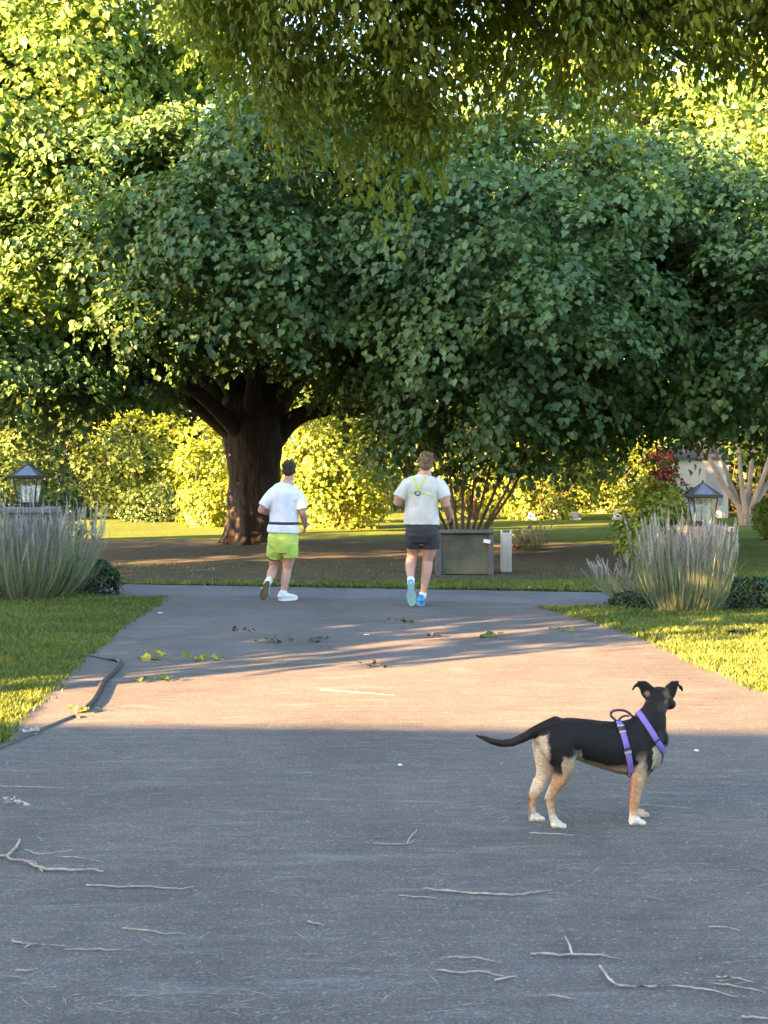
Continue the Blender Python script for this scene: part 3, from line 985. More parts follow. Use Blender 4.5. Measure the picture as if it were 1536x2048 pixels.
# ------------------------------------------------------------------ plumed ornamental grass
def reed_clump(name, c, hgt, spread_x, spread_y, n, nplume, label, seed, group=None, base_r=.22, xbias=0.0, cat='ornamental grass', pl=.26):
    rg = np.random.default_rng(seed)
    t = empty(name, c, label, cat, group)
    c = np.array(c, float)
    K = 7

    def arcs(n, h0, h1, wid, sp):
        a = rg.random(n) * 6.283
        r0 = np.sqrt(rg.random(n)) * base_r
        b = c + np.stack([np.cos(a) * r0 * 1.4, np.sin(a) * r0, np.zeros(n)], 1)
        h = rg.uniform(h0, h1, n) * hgt
        rad = (r0 / base_r) * .75 + rg.random(n) * .3
        out = np.stack([np.cos(a) * spread_x * rad + xbias, np.sin(a) * spread_y * rad, np.zeros(n)], 1) * sp
        f = np.linspace(0, 1, K)[None, :, None]
        droop = rg.uniform(.0, .35, n)[:, None, None] * (f ** 4)
        p = b[:, None, :] + out[:, None, :] * (1 - (1 - f) ** 2.1) + np.array([0, 0, 1])[None, None, :] * (h[:, None, None] * (f - droop * .5))
        p = p + rg.normal(size=(n, 1, 3)) * np.array([.07, .06, .05]) * f ** 1.5
        p += np.sin(f * 5 + rg.random((n, 1, 1)) * 6) * .012 * rg.normal(size=(n, 1, 3))
        return p, out
    p, out = arcs(n, .45, .95, .006, 1.0)
    wv = np.linspace(1, .15, K)[None, :, None]
    az = rg.random(n) * 3.14
    sd = np.stack([np.cos(az), np.sin(az), np.zeros(n)], 1)[:, None, :] * (.0045 * rg.uniform(.6, 1.6, n))[:, None, None]
    v = np.stack([p - sd * wv, p + sd * wv], 2).reshape(-1, 3)
    base = np.arange(n)[:, None, None] * (2 * K)
    k = np.arange(K - 1)[None, :, None] * 2
    q = (base + k + np.array([0, 1, 3, 2])[None, None, :]).reshape(-1, 4)
    ti = np.clip(rg.normal(.4, .25, n), 0, 1)
    link('blades', np_mesh('blades', v, quads=q, tint=np.repeat(ti, 2 * K)), M['reed'], t)
    # plumes: thin stalk with a feathery spindle of short fibres
    p, out = arcs(nplume, .68, 1.12, .003, 1.0)
    sdp = np.array([1., 0, 0])[None, None, :] * .0025
    v = [np.stack([p - sdp, p + sdp], 2).reshape(-1, 3)]
    base = np.arange(nplume)[:, None, None] * (2 * K)
    q = [(base + k + np.array([0, 1, 3, 2])[None, None, :]).reshape(-1, 4)]
    tt = [np.full(nplume * 2 * K, .2)]
    nf = 90
    tip = p[:, -1, :]; d = p[:, -1, :] - p[:, -3, :]
    d /= np.linalg.norm(d, axis=1, keepdims=True)
    s = rg.random((nplume, nf, 1))
    L = (pl * rg.uniform(.7, 1.3, nplume))[:, None, None]
    o_ = tip[:, None, :] - d[:, None, :] * L * .75 + d[:, None, :] * L * s
    prof = np.sin(np.pi * np.clip(s, .03, 1) ** .7)
    rd = rg.normal(size=(nplume, nf, 3)); rd /= np.linalg.norm(rd, axis=2, keepdims=True)
    e = o_ + rd * .022 * prof + d[:, None, :] * .035
    wdir = np.cross(rd, d[:, None, :].repeat(nf, 1)) * .0022
    vv = np.stack([o_ - wdir, o_ + wdir, e + wdir, e - wdir], 2).reshape(-1, 3)
    off_ = len(v[0])
    q.append(np.arange(nplume * nf)[:, None] * 4 + np.array([[0, 1, 2, 3]]) + off_)
    tone = np.clip(rg.normal(.5, .3, nplume), 0, 1)
    tt.append(np.repeat(tone, nf * 4)); v.append(vv)
    link('plumes', np_mesh('plumes', np.concatenate(v), quads=np.concatenate(q), tint=np.concatenate(tt)), M['plume'], t)
    return t


gr = 'plumed grass clumps at the gate piers'
c = G(1375, 1224); reed_clump('ornamental_grass', (c.x, c.y + .1, 0), 1.0, .25, .26, 900, 240, 'wide clump of plumed grey green grass in front of the right lantern', 5, gr, base_r=.26)
c = G(45, 1197); reed_clump('ornamental_grass', (c.x, c.y + .1, 0), 1.12, .50, .38, 1500, 330, 'big clump of plumed grass in front of the left lantern, cut off by the photo edge', 6, gr, base_r=.42)
c = G(1290, 1215); reed_clump('ornamental_grass', (c.x, c.y + .4, 0), .5, .2, .2, 160, 40, 'small low sprays of mauve plumes leaning left of the right grass clump', 7, gr, base_r=.1, xbias=-.28, pl=.16)
# dark juniper mounds at their feet
for (u, v, rx, rz, lab, sd) in [(140, 1196, .55, .46, 'dark evergreen mound at the right foot of the left grass clump', 1), (10, 1200, .5, .2, 'low dark evergreen under the left grass clump at the photo edge', 2),
                                (1290, 1221, .28, .17, 'low dark evergreen mound left of the right grass clump', 3), (1515, 1222, .42, .34, 'dark evergreen mound right of the right grass clump at the photo edge', 4)]:
    c = G(u, v)
    shrub('evergreen_shrub', (c.x, c.y + .35, rz * .5), (rx, .35, rz * .62), lab, M['leaf_dark'], n=70, per=110, cr=.16, leaf=.035, seed=80 + sd, inner=.1, group='dark evergreen mounds by the gate piers')
c = G(1062, 1100)
reed_clump('dry_plant', (c.x, c.y, 0), .42, .3, .3, 260, 60, 'greyish dried plant standing right of the white post', 9, None, base_r=.1, cat='plant', pl=.12)

# ------------------------------------------------------------------ stone box, post, shed
M['box'] = simple('weathered_panel', (.04, .045, .03), (.13, .115, .07), rough=.8, scale=2.2, bumpv=.5, bscale=14)
M['boxframe'] = simple('weathered_frame', (.07, .065, .065), (.12, .11, .10), rough=.8, scale=6)
bw, bh, bd = .86, .64, .5
bc = G(930, 1151); bc = Vector((bc.x, bc.y + bd / 2, 0))
t = empty('planter_box', bc, 'weathered grey green box with a dark frame in the shade behind the right runner', 'planter')
m_ = MB(); m_.box(bc + Vector((0, 0, bh / 2)), (bw - .06, bd - .06, bh - .04)); m_.build('panel', M['box'], t)
for sx in (-1, 1):
    for sy in (-1, 1):
        m_ = MB(); m_.box(bc + Vector((sx * (bw / 2 - .035), sy * (bd / 2 - .035), bh / 2)), (.075, .075, bh), bevel=.006)
        m_.build('corner_post', M['boxframe'], t)
m_ = MB(); m_.box(bc + Vector((0, 0, bh + .018)), (bw + .05, bd + .05, .036), bevel=.006); m_.build('lid', M['boxframe'], t)
m_ = MB(); m_.box(bc + Vector((.33, -bd / 2 - .0, bh - .12)), (.10, .075, .055), Matrix.Rotation(.2, 4, 'Y')); m_.build('label_plate', simple('white_plate', (.78, .76, .7), (.7, .68, .62), bumpv=0), t)
c = G(1012, 1144)
t = empty('post', c, 'short white wooden post just right of the weathered box', 'post')
m_ = MB(); m_.box((c.x, c.y, .30), (.165, .165, .60), bevel=.01)
m_.build('shaft', simple('weathered_white_paint', (.50, .44, .36), (.34, .31, .27), rough=.8, scale=9, stretch=(1, 1, .3)), t)
m_ = MB()
for sx in (-1, 1):
    m_.tube([(c.x + sx * .065, c.y, .6), (c.x + sx * .078, c.y, .655)], [.022, .010], seg=8)
m_.box((c.x, c.y, .605), (.17, .17, .02), bevel=.006)
m_.build('notched_cap', simple('post_cap_paint', (.5, .49, .47), (.4, .39, .37)), t)
c = G(905, 1175)
t = empty('hydrant_stub', (X(893, 21.3), 21.3, 0), 'small pale stub pipe in the shade left of the weathered box', 'pipe')
m_ = MB(); m_.tube([(X(890, 21.3), 21.3, -.02), (X(890, 21.3), 21.3, .3), (X(893, 21.3), 21.25, .42)], [.02, .02, .015], seg=8); m_.build('pipe', M['stick'], t, True)

sx_, sy_ = X(1395, 47), 47
t = empty('garden_shed', (sx_, sy_, 0), 'white shed with a dark pointed roof far behind the right lantern', 'shed')
m_ = MB(); m_.box((sx_ - .2, sy_, 1.0), (2.0, 2.2, 2.0), bevel=.01); m_.build('wall', simple('white_clapboard', (.5, .48, .43), (.42, .40, .36), scale=3), t)
m_ = MB(); zz = 2.0
r4 = [(sx_ - 1.4, sy_ - 1.3, zz), (sx_ + 1.0, sy_ - 1.3, zz), (sx_ + 1.0, sy_ + 1.3, zz), (sx_ - 1.4, sy_ + 1.3, zz)]
for k in range(4):
    m_.face([r4[k], r4[(k + 1) % 4], (sx_ - .2, sy_, zz + .85)])
m_.face(r4); m_.build('roof', simple('dark_shingle', (.05, .05, .06), (.035, .035, .04)), t)
m_ = MB(); m_.box((sx_ + .3, sy_ - 1.11, .95), (.55, .05, 1.5)); m_.build('door', simple('shed_door', (.3, .32, .33), (.25, .27, .28)), t)
for k, (u, v, h_) in enumerate([(1063, 1040, .25), (1110, 1039, .3), (1150, 1040, .28), (1235, 1040, .3), (1440, 1036, .4)]):
    c = G(u, v)
    t = empty('headstone', c, ['low pale stone just right of the dried plant, far back', 'second pale stone from the left at the far edge of the lawn', 'third pale stone from the left at the far edge of the lawn',
                               'pale stone left of the green bush at the far lawn edge', 'grey rounded stone left of the pale barked tree'][k], 'stone', 'pale stones at the far edge of the lawn')
    m_ = MB(); m_.box(c + Vector((0, 0, h_ / 2)), (h_ * .9, .16, h_), bevel=.05); m_.build('slab', simple('pale_stone', (.5, .48, .46), (.38, .37, .36), scale=5), t)
    m_ = MB(); m_.box(c + Vector((0, 0, .04)), (h_ * 1.15, .28, .08), bevel=.01); m_.build('plinth', simple('plinth_stone', (.4, .39, .37)), t)

# ------------------------------------------------------------------ hose, twigs and leaves on the driveway
M['rubber'] = simple('black_rubber', (.03, .028, .03), (.045, .04, .042), rough=.45, scale=20, bumpv=.1)


def gpoly(pts, z=.01):
    return [G(u, v, z) for u, v in pts]


def smooth_pts(pp, k=4):
    sm = []
    for i in range(len(pp) - 1):
        p0 = pp[max(i - 1, 0)]; p1 = pp[i]; p2 = pp[i + 1]; p3 = pp[min(i + 2, len(pp) - 1)]
        for s in range(k):
            t = s / k
            sm.append(0.5 * ((2 * p1) + (p2 - p0) * t + (2 * p0 - 5 * p1 + 4 * p2 - p3) * t * t + (3 * p1 - p0 - 3 * p2 + p3) * t ** 3))
    sm.append(pp[-1])
    return sm


pp = smooth_pts(gpoly([(180, 1310), (212, 1317), (236, 1320), (240, 1328), (226, 1345), (206, 1365), (194, 1388), (184, 1404), (168, 1419)], .022))
m_ = MB(); m_.tube(pp, [.009] * 6 + [.018] * (len(pp) - 6), seg=12)
tag(m_.build('drain_hose', M['rubber'], None, True), 'thick dark bent hose lying at the left edge of the driveway', 'hose')
pp = smooth_pts(gpoly([(-60, 1512), (0, 1495), (50, 1474), (100, 1452), (135, 1437), (150, 1432), (160, 1435)], .012))
m_ = MB(); m_.tube(pp, [.011] * len(pp), seg=8)
tag(m_.build('cable', M['rubber'], None, True), 'thin black cable running off the left photo edge towards the hose', 'cable')

twigs = [
    ([[(346 / 2, 1500 + 541 / 2), (500 / 2, 1500 + 546 / 2), (610 / 2, 1500 + 547 / 2), (720 / 2, 1500 + 556 / 2), (772 / 2, 1500 + 545 / 2)]], .005, 'long thin twig left of centre in the foreground'),
    ([[(490 / 2, 1500 + 714 / 2), (590 / 2, 1500 + 722 / 2), (640 / 2, 1500 + 732 / 2), (740 / 2, 1500 + 738 / 2)]], .0045, 'short twig sloping down below the long thin twig'),
    ([[(160 / 2, 1500 + 478 / 2), (260 / 2, 1500 + 480 / 2), (360 / 2, 1500 + 480 / 2), (412 / 2, 1500 + 487 / 2)], [(78 / 2, 1500 + 360 / 2), (60 / 2, 1500 + 395 / 2), (30 / 2, 1500 + 425 / 2), (60 / 2, 1500 + 440 / 2), (130 / 2, 1500 + 447 / 2), (165 / 2, 1500 + 490 / 2)], [(100 / 2, 1500 + 445 / 2), (150 / 2, 1500 + 470 / 2), (200 / 2, 1500 + 478 / 2)], [(30 / 2, 1500 + 425 / 2), (-20, 1500 + 417 / 2)]], .008, 'forked pale broken branch at the left photo edge'),
    ([[(100 / 2, 1500 + 398 / 2), (160 / 2, 1500 + 417 / 2), (220 / 2, 1500 + 408 / 2), (295 / 2, 1500 + 402 / 2)]], .004, 'wavy thin twig just above the forked branch'),
    ([[(230 / 2, 1500 + 425 / 2), (330 / 2, 1500 + 433 / 2), (415 / 2, 1500 + 446 / 2)]], .003, 'faint straight twig right of the forked branch'),
    ([[(0, 1500 + 145 / 2), (130 / 2, 1500 + 148 / 2), (255 / 2, 1500 + 152 / 2)]], .0035, 'straight twig near the left photo edge under the cable'),
    ([[(45 / 2, 1500 + 765 / 2), (90 / 2, 1500 + 776 / 2), (180 / 2, 1500 + 780 / 2), (260 / 2, 1500 + 785 / 2)], [(120 / 2, 1500 + 778 / 2), (96 / 2, 1500 + 795 / 2)]], .0045, 'crooked twig low on the left with a small side shoot'),
    ([[(260 / 2, 1500 + 797 / 2), (400 / 2, 1500 + 798 / 2), (540 / 2, 1500 + 800 / 2)]], .003, 'faint level twig right of the crooked one'),
    ([[(65 / 2, 1500 + 886 / 2), (110 / 2, 1500 + 880 / 2), (150 / 2, 1500 + 874 / 2)]], .004, 'short twig in the lower left corner'),
    ([[(1235 / 2, 1500 + 686 / 2), (1265 / 2, 1500 + 696 / 2), (1298 / 2, 1500 + 703 / 2)]], .005, 'tiny twig near the bottom centre'),
    ([[(768 + 160 / 2, 1600 + 357 / 2), (768 + 260 / 2, 1600 + 364 / 2), (768 + 380 / 2, 1600 + 376 / 2), (768 + 540 / 2, 1600 + 380 / 2), (768 + 600 / 2, 1600 + 370 / 2), (768 + 668 / 2, 1600 + 366 / 2)]], .006, 'longest curved twig under the dog'),
    ([[(768 + 590 / 2, 1600 + 620 / 2), (768 + 700 / 2, 1600 + 618 / 2), (768 + 820 / 2, 1600 + 622 / 2), (768 + 880 / 2, 1600 + 625 / 2), (768 + 950 / 2, 1600 + 637 / 2)], [(768 + 752 / 2, 1600 + 615 / 2), (768 + 742 / 2, 1600 + 580 / 2), (768 + 727 / 2, 1600 + 548 / 2)]], .006, 'twig with one upright side shoot at the lower right'),
    ([[(768 + 862 / 2, 1600 + 660 / 2), (768 + 890 / 2, 1600 + 700 / 2), (768 + 930 / 2, 1600 + 738 / 2), (768 + 1060 / 2, 1600 + 746 / 2), (768 + 1200 / 2, 1600 + 748 / 2), (768 + 1320 / 2, 1600 + 764 / 2), (768 + 1412 / 2, 1600 + 792 / 2)]], .006, 'long hooked twig in the lower right corner'),
    ([[(768 + 255 / 2, 1600 + 630 / 2), (768 + 360 / 2, 1600 + 635 / 2), (768 + 470 / 2, 1600 + 655 / 2)]], .0045, 'thin twig at the bottom just right of centre'),
    ([[(768 + 215 / 2, 1600 + 686 / 2), (768 + 300 / 2, 1600 + 692 / 2), (768 + 400 / 2, 1600 + 690 / 2), (768 + 480 / 2, 1600 + 708 / 2)], [(768 + 445 / 2, 1600 + 722 / 2), (768 + 490 / 2, 1600 + 714 / 2), (768 + 532 / 2, 1600 + 706 / 2)]], .005, 'twig with a broken bright end at the bottom right of centre'),
    ([[(768 + 1330 / 2, 1600 + 706 / 2), (768 + 1400 / 2, 1600 + 712 / 2), (768 + 1495 / 2, 1600 + 733 / 2)]], .004, 'upper of two parallel twigs at the right photo edge'),
    ([[(768 + 1320 / 2, 1600 + 730 / 2), (768 + 1420 / 2, 1600 + 748 / 2), (768 + 1525 / 2, 1600 + 766 / 2)]], .004, 'lower of two parallel twigs at the right photo edge'),
    ([[(768 + 1300 / 2, 1600 + 505 / 2), (768 + 1360 / 2, 1600 + 508 / 2), (768 + 1425 / 2, 1600 + 525 / 2)]], .004, 'short bent twig at the right, above the parallel pair'),
    ([[(768 + 1438 / 2, 1600 + 868 / 2), (768 + 1540 / 2, 1600 + 878 / 2)]], .006, 'twig cut off by the bottom right corner'),
    ([[(768 - 20, 1687), (768 + 80 / 2, 1600 + 176 / 2), (768 + 128 / 2, 1600 + 160 / 2)], [(768 + 90 / 2, 1600 + 172 / 2), (768 + 132 / 2, 1600 + 120 / 2)]], .004, 'forked twig in the middle of the drive left of the dog'),
    ([[(768 + 580 / 2, 1600 + 130 / 2), (768 + 660 / 2, 1600 + 134 / 2), (768 + 760 / 2, 1600 + 141 / 2)]], .0035, 'brown twig just below the hind paws of the dog'),
    ([[(768 + 1010 / 2, 1600 + 20 / 2), (768 + 1130 / 2, 1600 + 26 / 2), (768 + 1230 / 2, 1600 + 36 / 2)]], .0035, 'twig just behind the front paws of the dog'),
    ([[(768 + 60 / 2, 1600 + 384 / 2), (768 + 210 / 2, 1600 + 392 / 2)]], .0035, 'faint short twig left of the longest curved twig'),
    ([[(768 + 655 / 2, 1600 + 783 / 2), (768 + 770 / 2, 1600 + 800 / 2)]], .004, 'short twig near the bottom edge under the upright shoot'),
    ([[(640, 1380), (700, 1384), (790, 1390)]], .0035, 'twig in the sunlit band of the drive'),
    ([[(1098, 1655 / 1), (1098, 1655)]], .003, None),
]
for paths, r_, lab in twigs:
    if lab is None:
        continue
    m_ = MB()
    for pth in paths:
        pp = gpoly(pth, .010 + r_)
        pp = smooth_pts(pp, 5)
        for i, p in enumerate(pp):
            p.x += .004 * noise.noise(p * 30); p.y += .012 * noise.noise(p * 22 + Vector((5, 0, 0))); p.z += .006 * abs(noise.noise(p * 12)); p.y += .010 * noise.noise(p * 60)
        n_ = len(pp)
        m_.tube(pp, [(r_ * .72 * (1.15 - .75 * i / n_)) * (.75 + .35 * math.sin(3.14 * (i + .5) / n_) + .15 * noise.noise(pp[i] * 60)) for i in range(n_)], seg=6)
    tag(m_.build('twig', M['stick'], None, True), lab, 'twig', 'dead twigs lying on the driveway')

# fine litter that nobody could count
rg = np.random.default_rng(77)
n = 5500
yy = 3.9 + 12 * rg.random(n) ** 1.5; xx = rg.uniform(-1, 1, n) * (0.32 * yy)
ok = in_poly(xx, yy, pave); xx, yy = xx[ok], yy[ok]; n = len(xx)
clus = np.array([noise.noise(Vector((a * .9, b * 1.6, 4))) for a, b in zip(xx, yy)]); ok = clus + rg.normal(0, .25, n) > .05; xx, yy = xx[ok], yy[ok]; n = len(xx)
az = rg.normal(0, .42, n); L = rg.exponential(.014, n) + .004; wd = rg.uniform(.0004, .0013, n) * (yy / 6) ** .5
d = np.stack([np.cos(az), np.sin(az) * 1.3, 0 * az], 1); s = np.stack([-np.sin(az), np.cos(az), 0 * az], 1)
c0 = np.stack([xx, yy, np.full(n, .011)], 1)
mid = c0 + s * (L * rg.normal(0, .12, n))[:, None] + np.array([0, 0, .002])
a0, a1 = c0 - d * L[:, None], c0 + d * L[:, None]
sw = s * wd[:, None]
v = np.stack([a0 - sw, a0 + sw, mid + sw * 1.3, mid - sw * 1.3, a1 + sw * .4, a1 - sw * .4, mid + np.array([0, 0, .0025])], 1).reshape(-1, 3)
i = np.arange(n)[:, None] * 7
q = np.concatenate([i + np.array([[0, 1, 2, 3]]), i + np.array([[3, 2, 4, 5]])])
tag(link('litter', np_mesh('litter', v, quads=q), M['stick']), 'fine needles and chaff scattered over the driveway', 'litter', kind='stuff')

# fallen leaf tufts
tufts = [(318, 1316, .13, 'yellow green', 'leafy sprig on the drive just right of the hose bend'), (403, 1321, .10, 'y', 'bright yellow green sprig near the left third of the drive'),
         (300, 1362, .10, 'g', 'dull green sprig lying in the stripes of shade right of the hose'), (480, 1262, .07, 'd', 'dark sprig on the drive below the left runner'),
         (545, 1285, .09, 'g', 'faint sprig below and right of the left runner'), (628, 1283, .08, 'g', 'small sprig in the middle of the drive between the runners'),
         (805, 1244, .09, 'g', 'small sprig close behind the feet of the right runner'), (870, 1274, .07, 'd', 'dark leafy bit below the right runner'),
         (990, 1275, .10, 'g', 'sprig on the shaded drive towards the right lawn'), (1147, 1262, .07, 'y', 'yellow leaf near the edge of the right lawn'),
         (58, 1466, .06, 'p', 'pale leaf beside the cable at the left photo edge'), (12, 1607, .045, 'p', 'curled yellow leaf at the left photo edge'),
         (38, 1612, .03, 'p', 'small curled leaf next to the yellow one at the left edge'), (745, 1333, .07, 'd', 'dark bit of bark in the sunlit band'),
         (155, 1425, .08, 'y', 'golden leaf between cable and hose ends'), (1500, 1270, .12, 'd', 'brown sprig on the right lawn'), (1110, 1318 - 60, .05, 'g', 'tiny sprig left of the yellow leaf at the right lawn')]
for k, (u, v_, s_, kk, lab) in enumerate(tufts):
    rg = np.random.default_rng(200 + k)
    c = G(u, v_, .012)
    n = 9
    pos = np.array(c) + np.stack([rg.normal(0, s_ * .75, n), rg.normal(0, s_ * .45, n), rg.uniform(.004, .03, n)], 1)
    nr_ = np.array([0, 0, 1.]) + rg.normal(size=(n, 3)) * .45
    me = leaves_mesh('sprig', pos, nr_, rg.normal(size=(n, 3)), np.full(n, s_ * .62) * rg.uniform(.7, 1.2, n), rg.random(n))
    mt = {'p': M['plume'], 'y': M['leaf_hedge'], 'g': M['leaf_green'], 'd': M['bark'], 'yellow green': M['leaf_hedge']}[kk]
    tag(link('leaf_sprig', me, mt), lab, 'leaves', 'fallen leaf sprigs')
for k, (u, v_, lab) in enumerate([(320, 1226, 'white scrap on the drive near the corner of the left lawn'), (1393, 1502, 'small white fleck on the drive right of the dog'), (733, 1270, 'white scrap on the drive between the two runners'), (800, 1531, 'pale fleck in the middle foreground')]):
    c = G(u, v_, .012)
    m_ = MB(); m_.ell(c + Vector((0, 0, .004)), (.035 if k in (0, 2) else .014, .02, .006), sub=1)
    tag(m_.build('paper_scrap', simple('white_scrap', (.75, .74, .72), (.65, .64, .62), bumpv=0)), lab, 'scrap', 'white scraps on the driveway')
#SPLIT3
# ------------------------------------------------------------------ the dog
M['strap'] = simple('lilac_webbing', (.21, .15, .48), (.16, .11, .40), rough=.7, scale=30, bumpv=.3, bscale=300)
M['strap_dark'] = simple('dark_webbing', (.03, .02, .03), (.04, .025, .035), rough=.7, scale=30, bumpv=.2)
M['buckle'] = simple('buckle_plastic', (.35, .36, .38), (.28, .29, .3), rough=.35, bumpv=0)


def fur_mat():
    m, n, l, b, o = newmat('dog_fur')
    at = n.new('ShaderNodeAttribute'); at.attribute_name = 'fur'
    t = mk_noise(n, l, 60, 5, rough=.7, stretch=(.5, .5, 1.6))
    r = ramp(n, l, t.outputs[0], [(0.3, (.62, .62, .62)), (0.7, (1.35, 1.3, 1.25))])
    l.new(mixc(n, l, at.outputs['Color'], r.outputs[0], .8, 'MULTIPLY'), b.inputs['Base Color'])
    b.inputs['Roughness'].default_value = .62
    b.inputs['Specular IOR Level'].default_value = .22
    t2 = mk_noise(n, l, 170, 4, rough=.7, stretch=(.45, .45, 1.3))
    bump(n, l, b, t2.outputs[0], .6, .004)
    return m


DY0 = 6.07


def ym(u):
    return DY0 + (u - 1190) / 445 * .16


def D(u, v, dy=0.0):
    return P(u, v, ym(u) + dy)


mb = MB()
# trunk: (u, top, bottom, half width)
st = [(1086, 1456, 1492, .04), (1095, 1445, 1504, .066), (1110, 1438, 1514, .082), (1135, 1435.5, 1518, .088), (1162, 1437, 1521, .086), (1190, 1440, 1531, .09), (1218, 1442, 1541, .098),
      (1245, 1441, 1549, .102), (1268, 1437, 1552, .098), (1288, 1431, 1546, .088), (1303, 1432, 1532, .074), (1314, 1442, 1515, .055), (1322, 1456, 1500, .035)]
pts = [D(u, (a + b) / 2) for u, a, b, w_ in st]
rad = [((b - a) / 2 / 445, w_) for u, a, b, w_ in st]
mb.tube(pts, rad, seg=28, ref=(0, 0, 1))
m_ = MB(); m_.tube(pts, rad, seg=28, ref=(0, 0, 1))
m_.bm.verts.index_update()
bmesh.ops.triangulate(m_.bm, faces=m_.bm.faces)
trunk_bvh = BVHTree.FromBMesh(m_.bm); m_.bm.free()
# neck and skull
mb.tube([D(1285, 1462), D(1300, 1440, .0), D(1308, 1422, .01), D(1316, 1404, .03)], [(.080, .070), (.062, .058), (.053, .052), (.051, .050)], seg=20, ref=(1, 0, 0))
mb.tube([D(1306, 1480, .0), D(1318, 1462, .02), D(1319, 1435, .02)], [(.055, .06), (.032, .045), (.03, .04)], seg=16, ref=(1, 0, 0))
hd = Vector((.47, .87, -.10)).normalized()
hc = D(1318, 1397, .05)
hr = hd.to_track_quat('Y', 'Z').to_matrix().to_4x4()
mb.ell(hc, (.059, .076, .054), hr, 3)
mb.ell(hc - hd * .025 + Vector((0, 0, .002)), (.056, .05, .048), hr, 3)
mz = hc + hd * .07 + Vector((0, 0, -.020))
mb.tube([mz, mz + hd * .04 + Vector((0, 0, -.004)), mz + hd * .085 + Vector((0, 0, -.010)), mz + hd * .105 + Vector((0, 0, -.012))], [(.043, .036), (.032, .028), (.025, .023), (.019, .017)], seg=14, ref=hd.cross(Vector((0, 0, 1))))
# cheeks
sd_ = hd.cross(Vector((0, 0, 1))).normalized()
for s in (-1, 1):
    mb.ell(hc + hd * .03 + sd_ * .04 * s + Vector((0, 0, -.024)), (.03, .036, .026), hr, 2)
# ears, half folded
for pp_, ww in (([(1303, 1391), (1294, 1380), (1286, 1370.5), (1277, 1368), (1270, 1372), (1266, 1379)], [.034, .033, .026, .016, .009, .004]),
                ([(1335, 1391), (1342, 1379), (1349, 1369.5), (1356, 1367), (1361, 1373), (1365, 1381)], [.032, .031, .024, .015, .009, .004])):
    mb.tube([D(u, v, .045) for u, v in pp_], [(w_, .006) for w_ in ww], seg=12, ref=(.9, 0, .9) if pp_[0][0] < 1320 else (-.9, 0, .9))
# tail
tl = [(1112, 1449), (1095, 1453), (1080, 1458), (1062, 1467), (1044, 1477), (1024, 1485), (1004, 1487), (985, 1483), (968, 1476), (952, 1471)]
mb.tube([D(u, v, -.0) for u, v in tl], [.038, .030, .025, .022, .020, .018, .0165, .014, .010, .004], seg=14)


def leg(pts_, rads, seg=16):
    mb.tube(pts_, rads, seg=seg, ref=(1, 0, 0))


def paw(u, v, dy, s=1.0, dirx=.75):
    c = D(u, v, dy); c.z = 0
    f = Vector((dirx, .45, 0)).normalized(); sdv = Vector((-f.y, f.x, 0))
    mb.ell(c + Vector((0, 0, .021 * s)), (.030 * s, .024 * s, .021 * s), Matrix.Rotation(math.atan2(f.y, f.x), 4, 'Z'), 2)
    for k, (a, b_) in enumerate([(-.024, .012), (-.0085, .025), (.0085, .025), (.024, .012)]):
        mb.tube([c + f * .004 + sdv * a * s + Vector((0, 0, .017)), c + f * (b_ + .012) * s + sdv * a * s * 1.1 + Vector((0, 0, .012))], [.0115 * s, .0105 * s], seg=8)


LN, LF = -.068, .068
# near hind
leg([D(1113, 1468, -.035), D(1118, 1492, -.05), D(1126, 1518, -.058), D(1128, 1538, -.062), D(1119, 1560, LN), D(1107, 1582, LN), D(1100, 1597, LN), D(1101, 1612, LN), D(1105, 1632, LN), D(1110, 1644, LN)],
    [(.080, .045), (.083, .05), (.062, .046), (.046, .038), (.034, .027), (.022, .018), (.0205, .016), (.0165, .015), (.0165, .016), (.02, .018)])
mb.tube([D(1107, 1566, LN), D(1098, 1584, LN), D(1094, 1597, LN)], [.013, .010, .012], seg=10)
paw(1113, 1651, LN)
# far hind
leg([D(1098, 1466, .035), D(1090, 1492, .05), D(1091, 1515, .058), D(1091, 1540, .062), D(1084, 1562, LF), D(1073, 1582, LF), D(1066, 1596, LF), D(1064, 1612, LF), D(1064, 1630, LF), D(1066, 1640, LF)],
    [(.062, .045), (.058, .05), (.05, .046), (.042, .036), (.031, .026), (.022, .018), (.0205, .016), (.0165, .015), (.0165, .016), (.02, .018)])
mb.tube([D(1072, 1560, LF), D(1064, 1580, LF), D(1060, 1594, LF)], [.013, .010, .012], seg=10)
paw(1070, 1645, LF)
# near fore
leg([D(1292, 1482, -.045), D(1290, 1510, -.062), D(1283, 1538, LN), D(1277, 1560, LN), D(1273, 1582, LN), D(1269, 1603, LN), D(1267, 1622, LN), D(1266, 1638, LN), D(1268, 1646, LN)],
    [(.062, .034), (.058, .036), (.046, .034), (.034, .029), (.026, .022), (.0235, .020), (.019, .017), (.0185, .018), (.022, .02)])
paw(1270, 1652, LN, 1.08, .5)
# far fore
leg([D(1290, 1490, .045), D(1285, 1520, .06), D(1279, 1548, LF), D(1271, 1572, LF), D(1268, 1600, LF), D(1270, 1622, LF), D(1274, 1636, LF)],
    [(.05, .034), (.048, .036), (.036, .03), (.027, .024), (.022, .02), (.0175, .017), (.02, .018)])
paw(1279, 1644, LF, 1.0, .8)
dc = D(1190, 1500); dc.z = 0; dc.y = DY0
dog = empty('dog', dc, 'black and tan dog in a lilac harness standing on the drive looking away', 'dog')
body = mb.organic('body', fur_mat(), dog, voxel=.0032, smooth=4, wob=.0012, wscale=40)


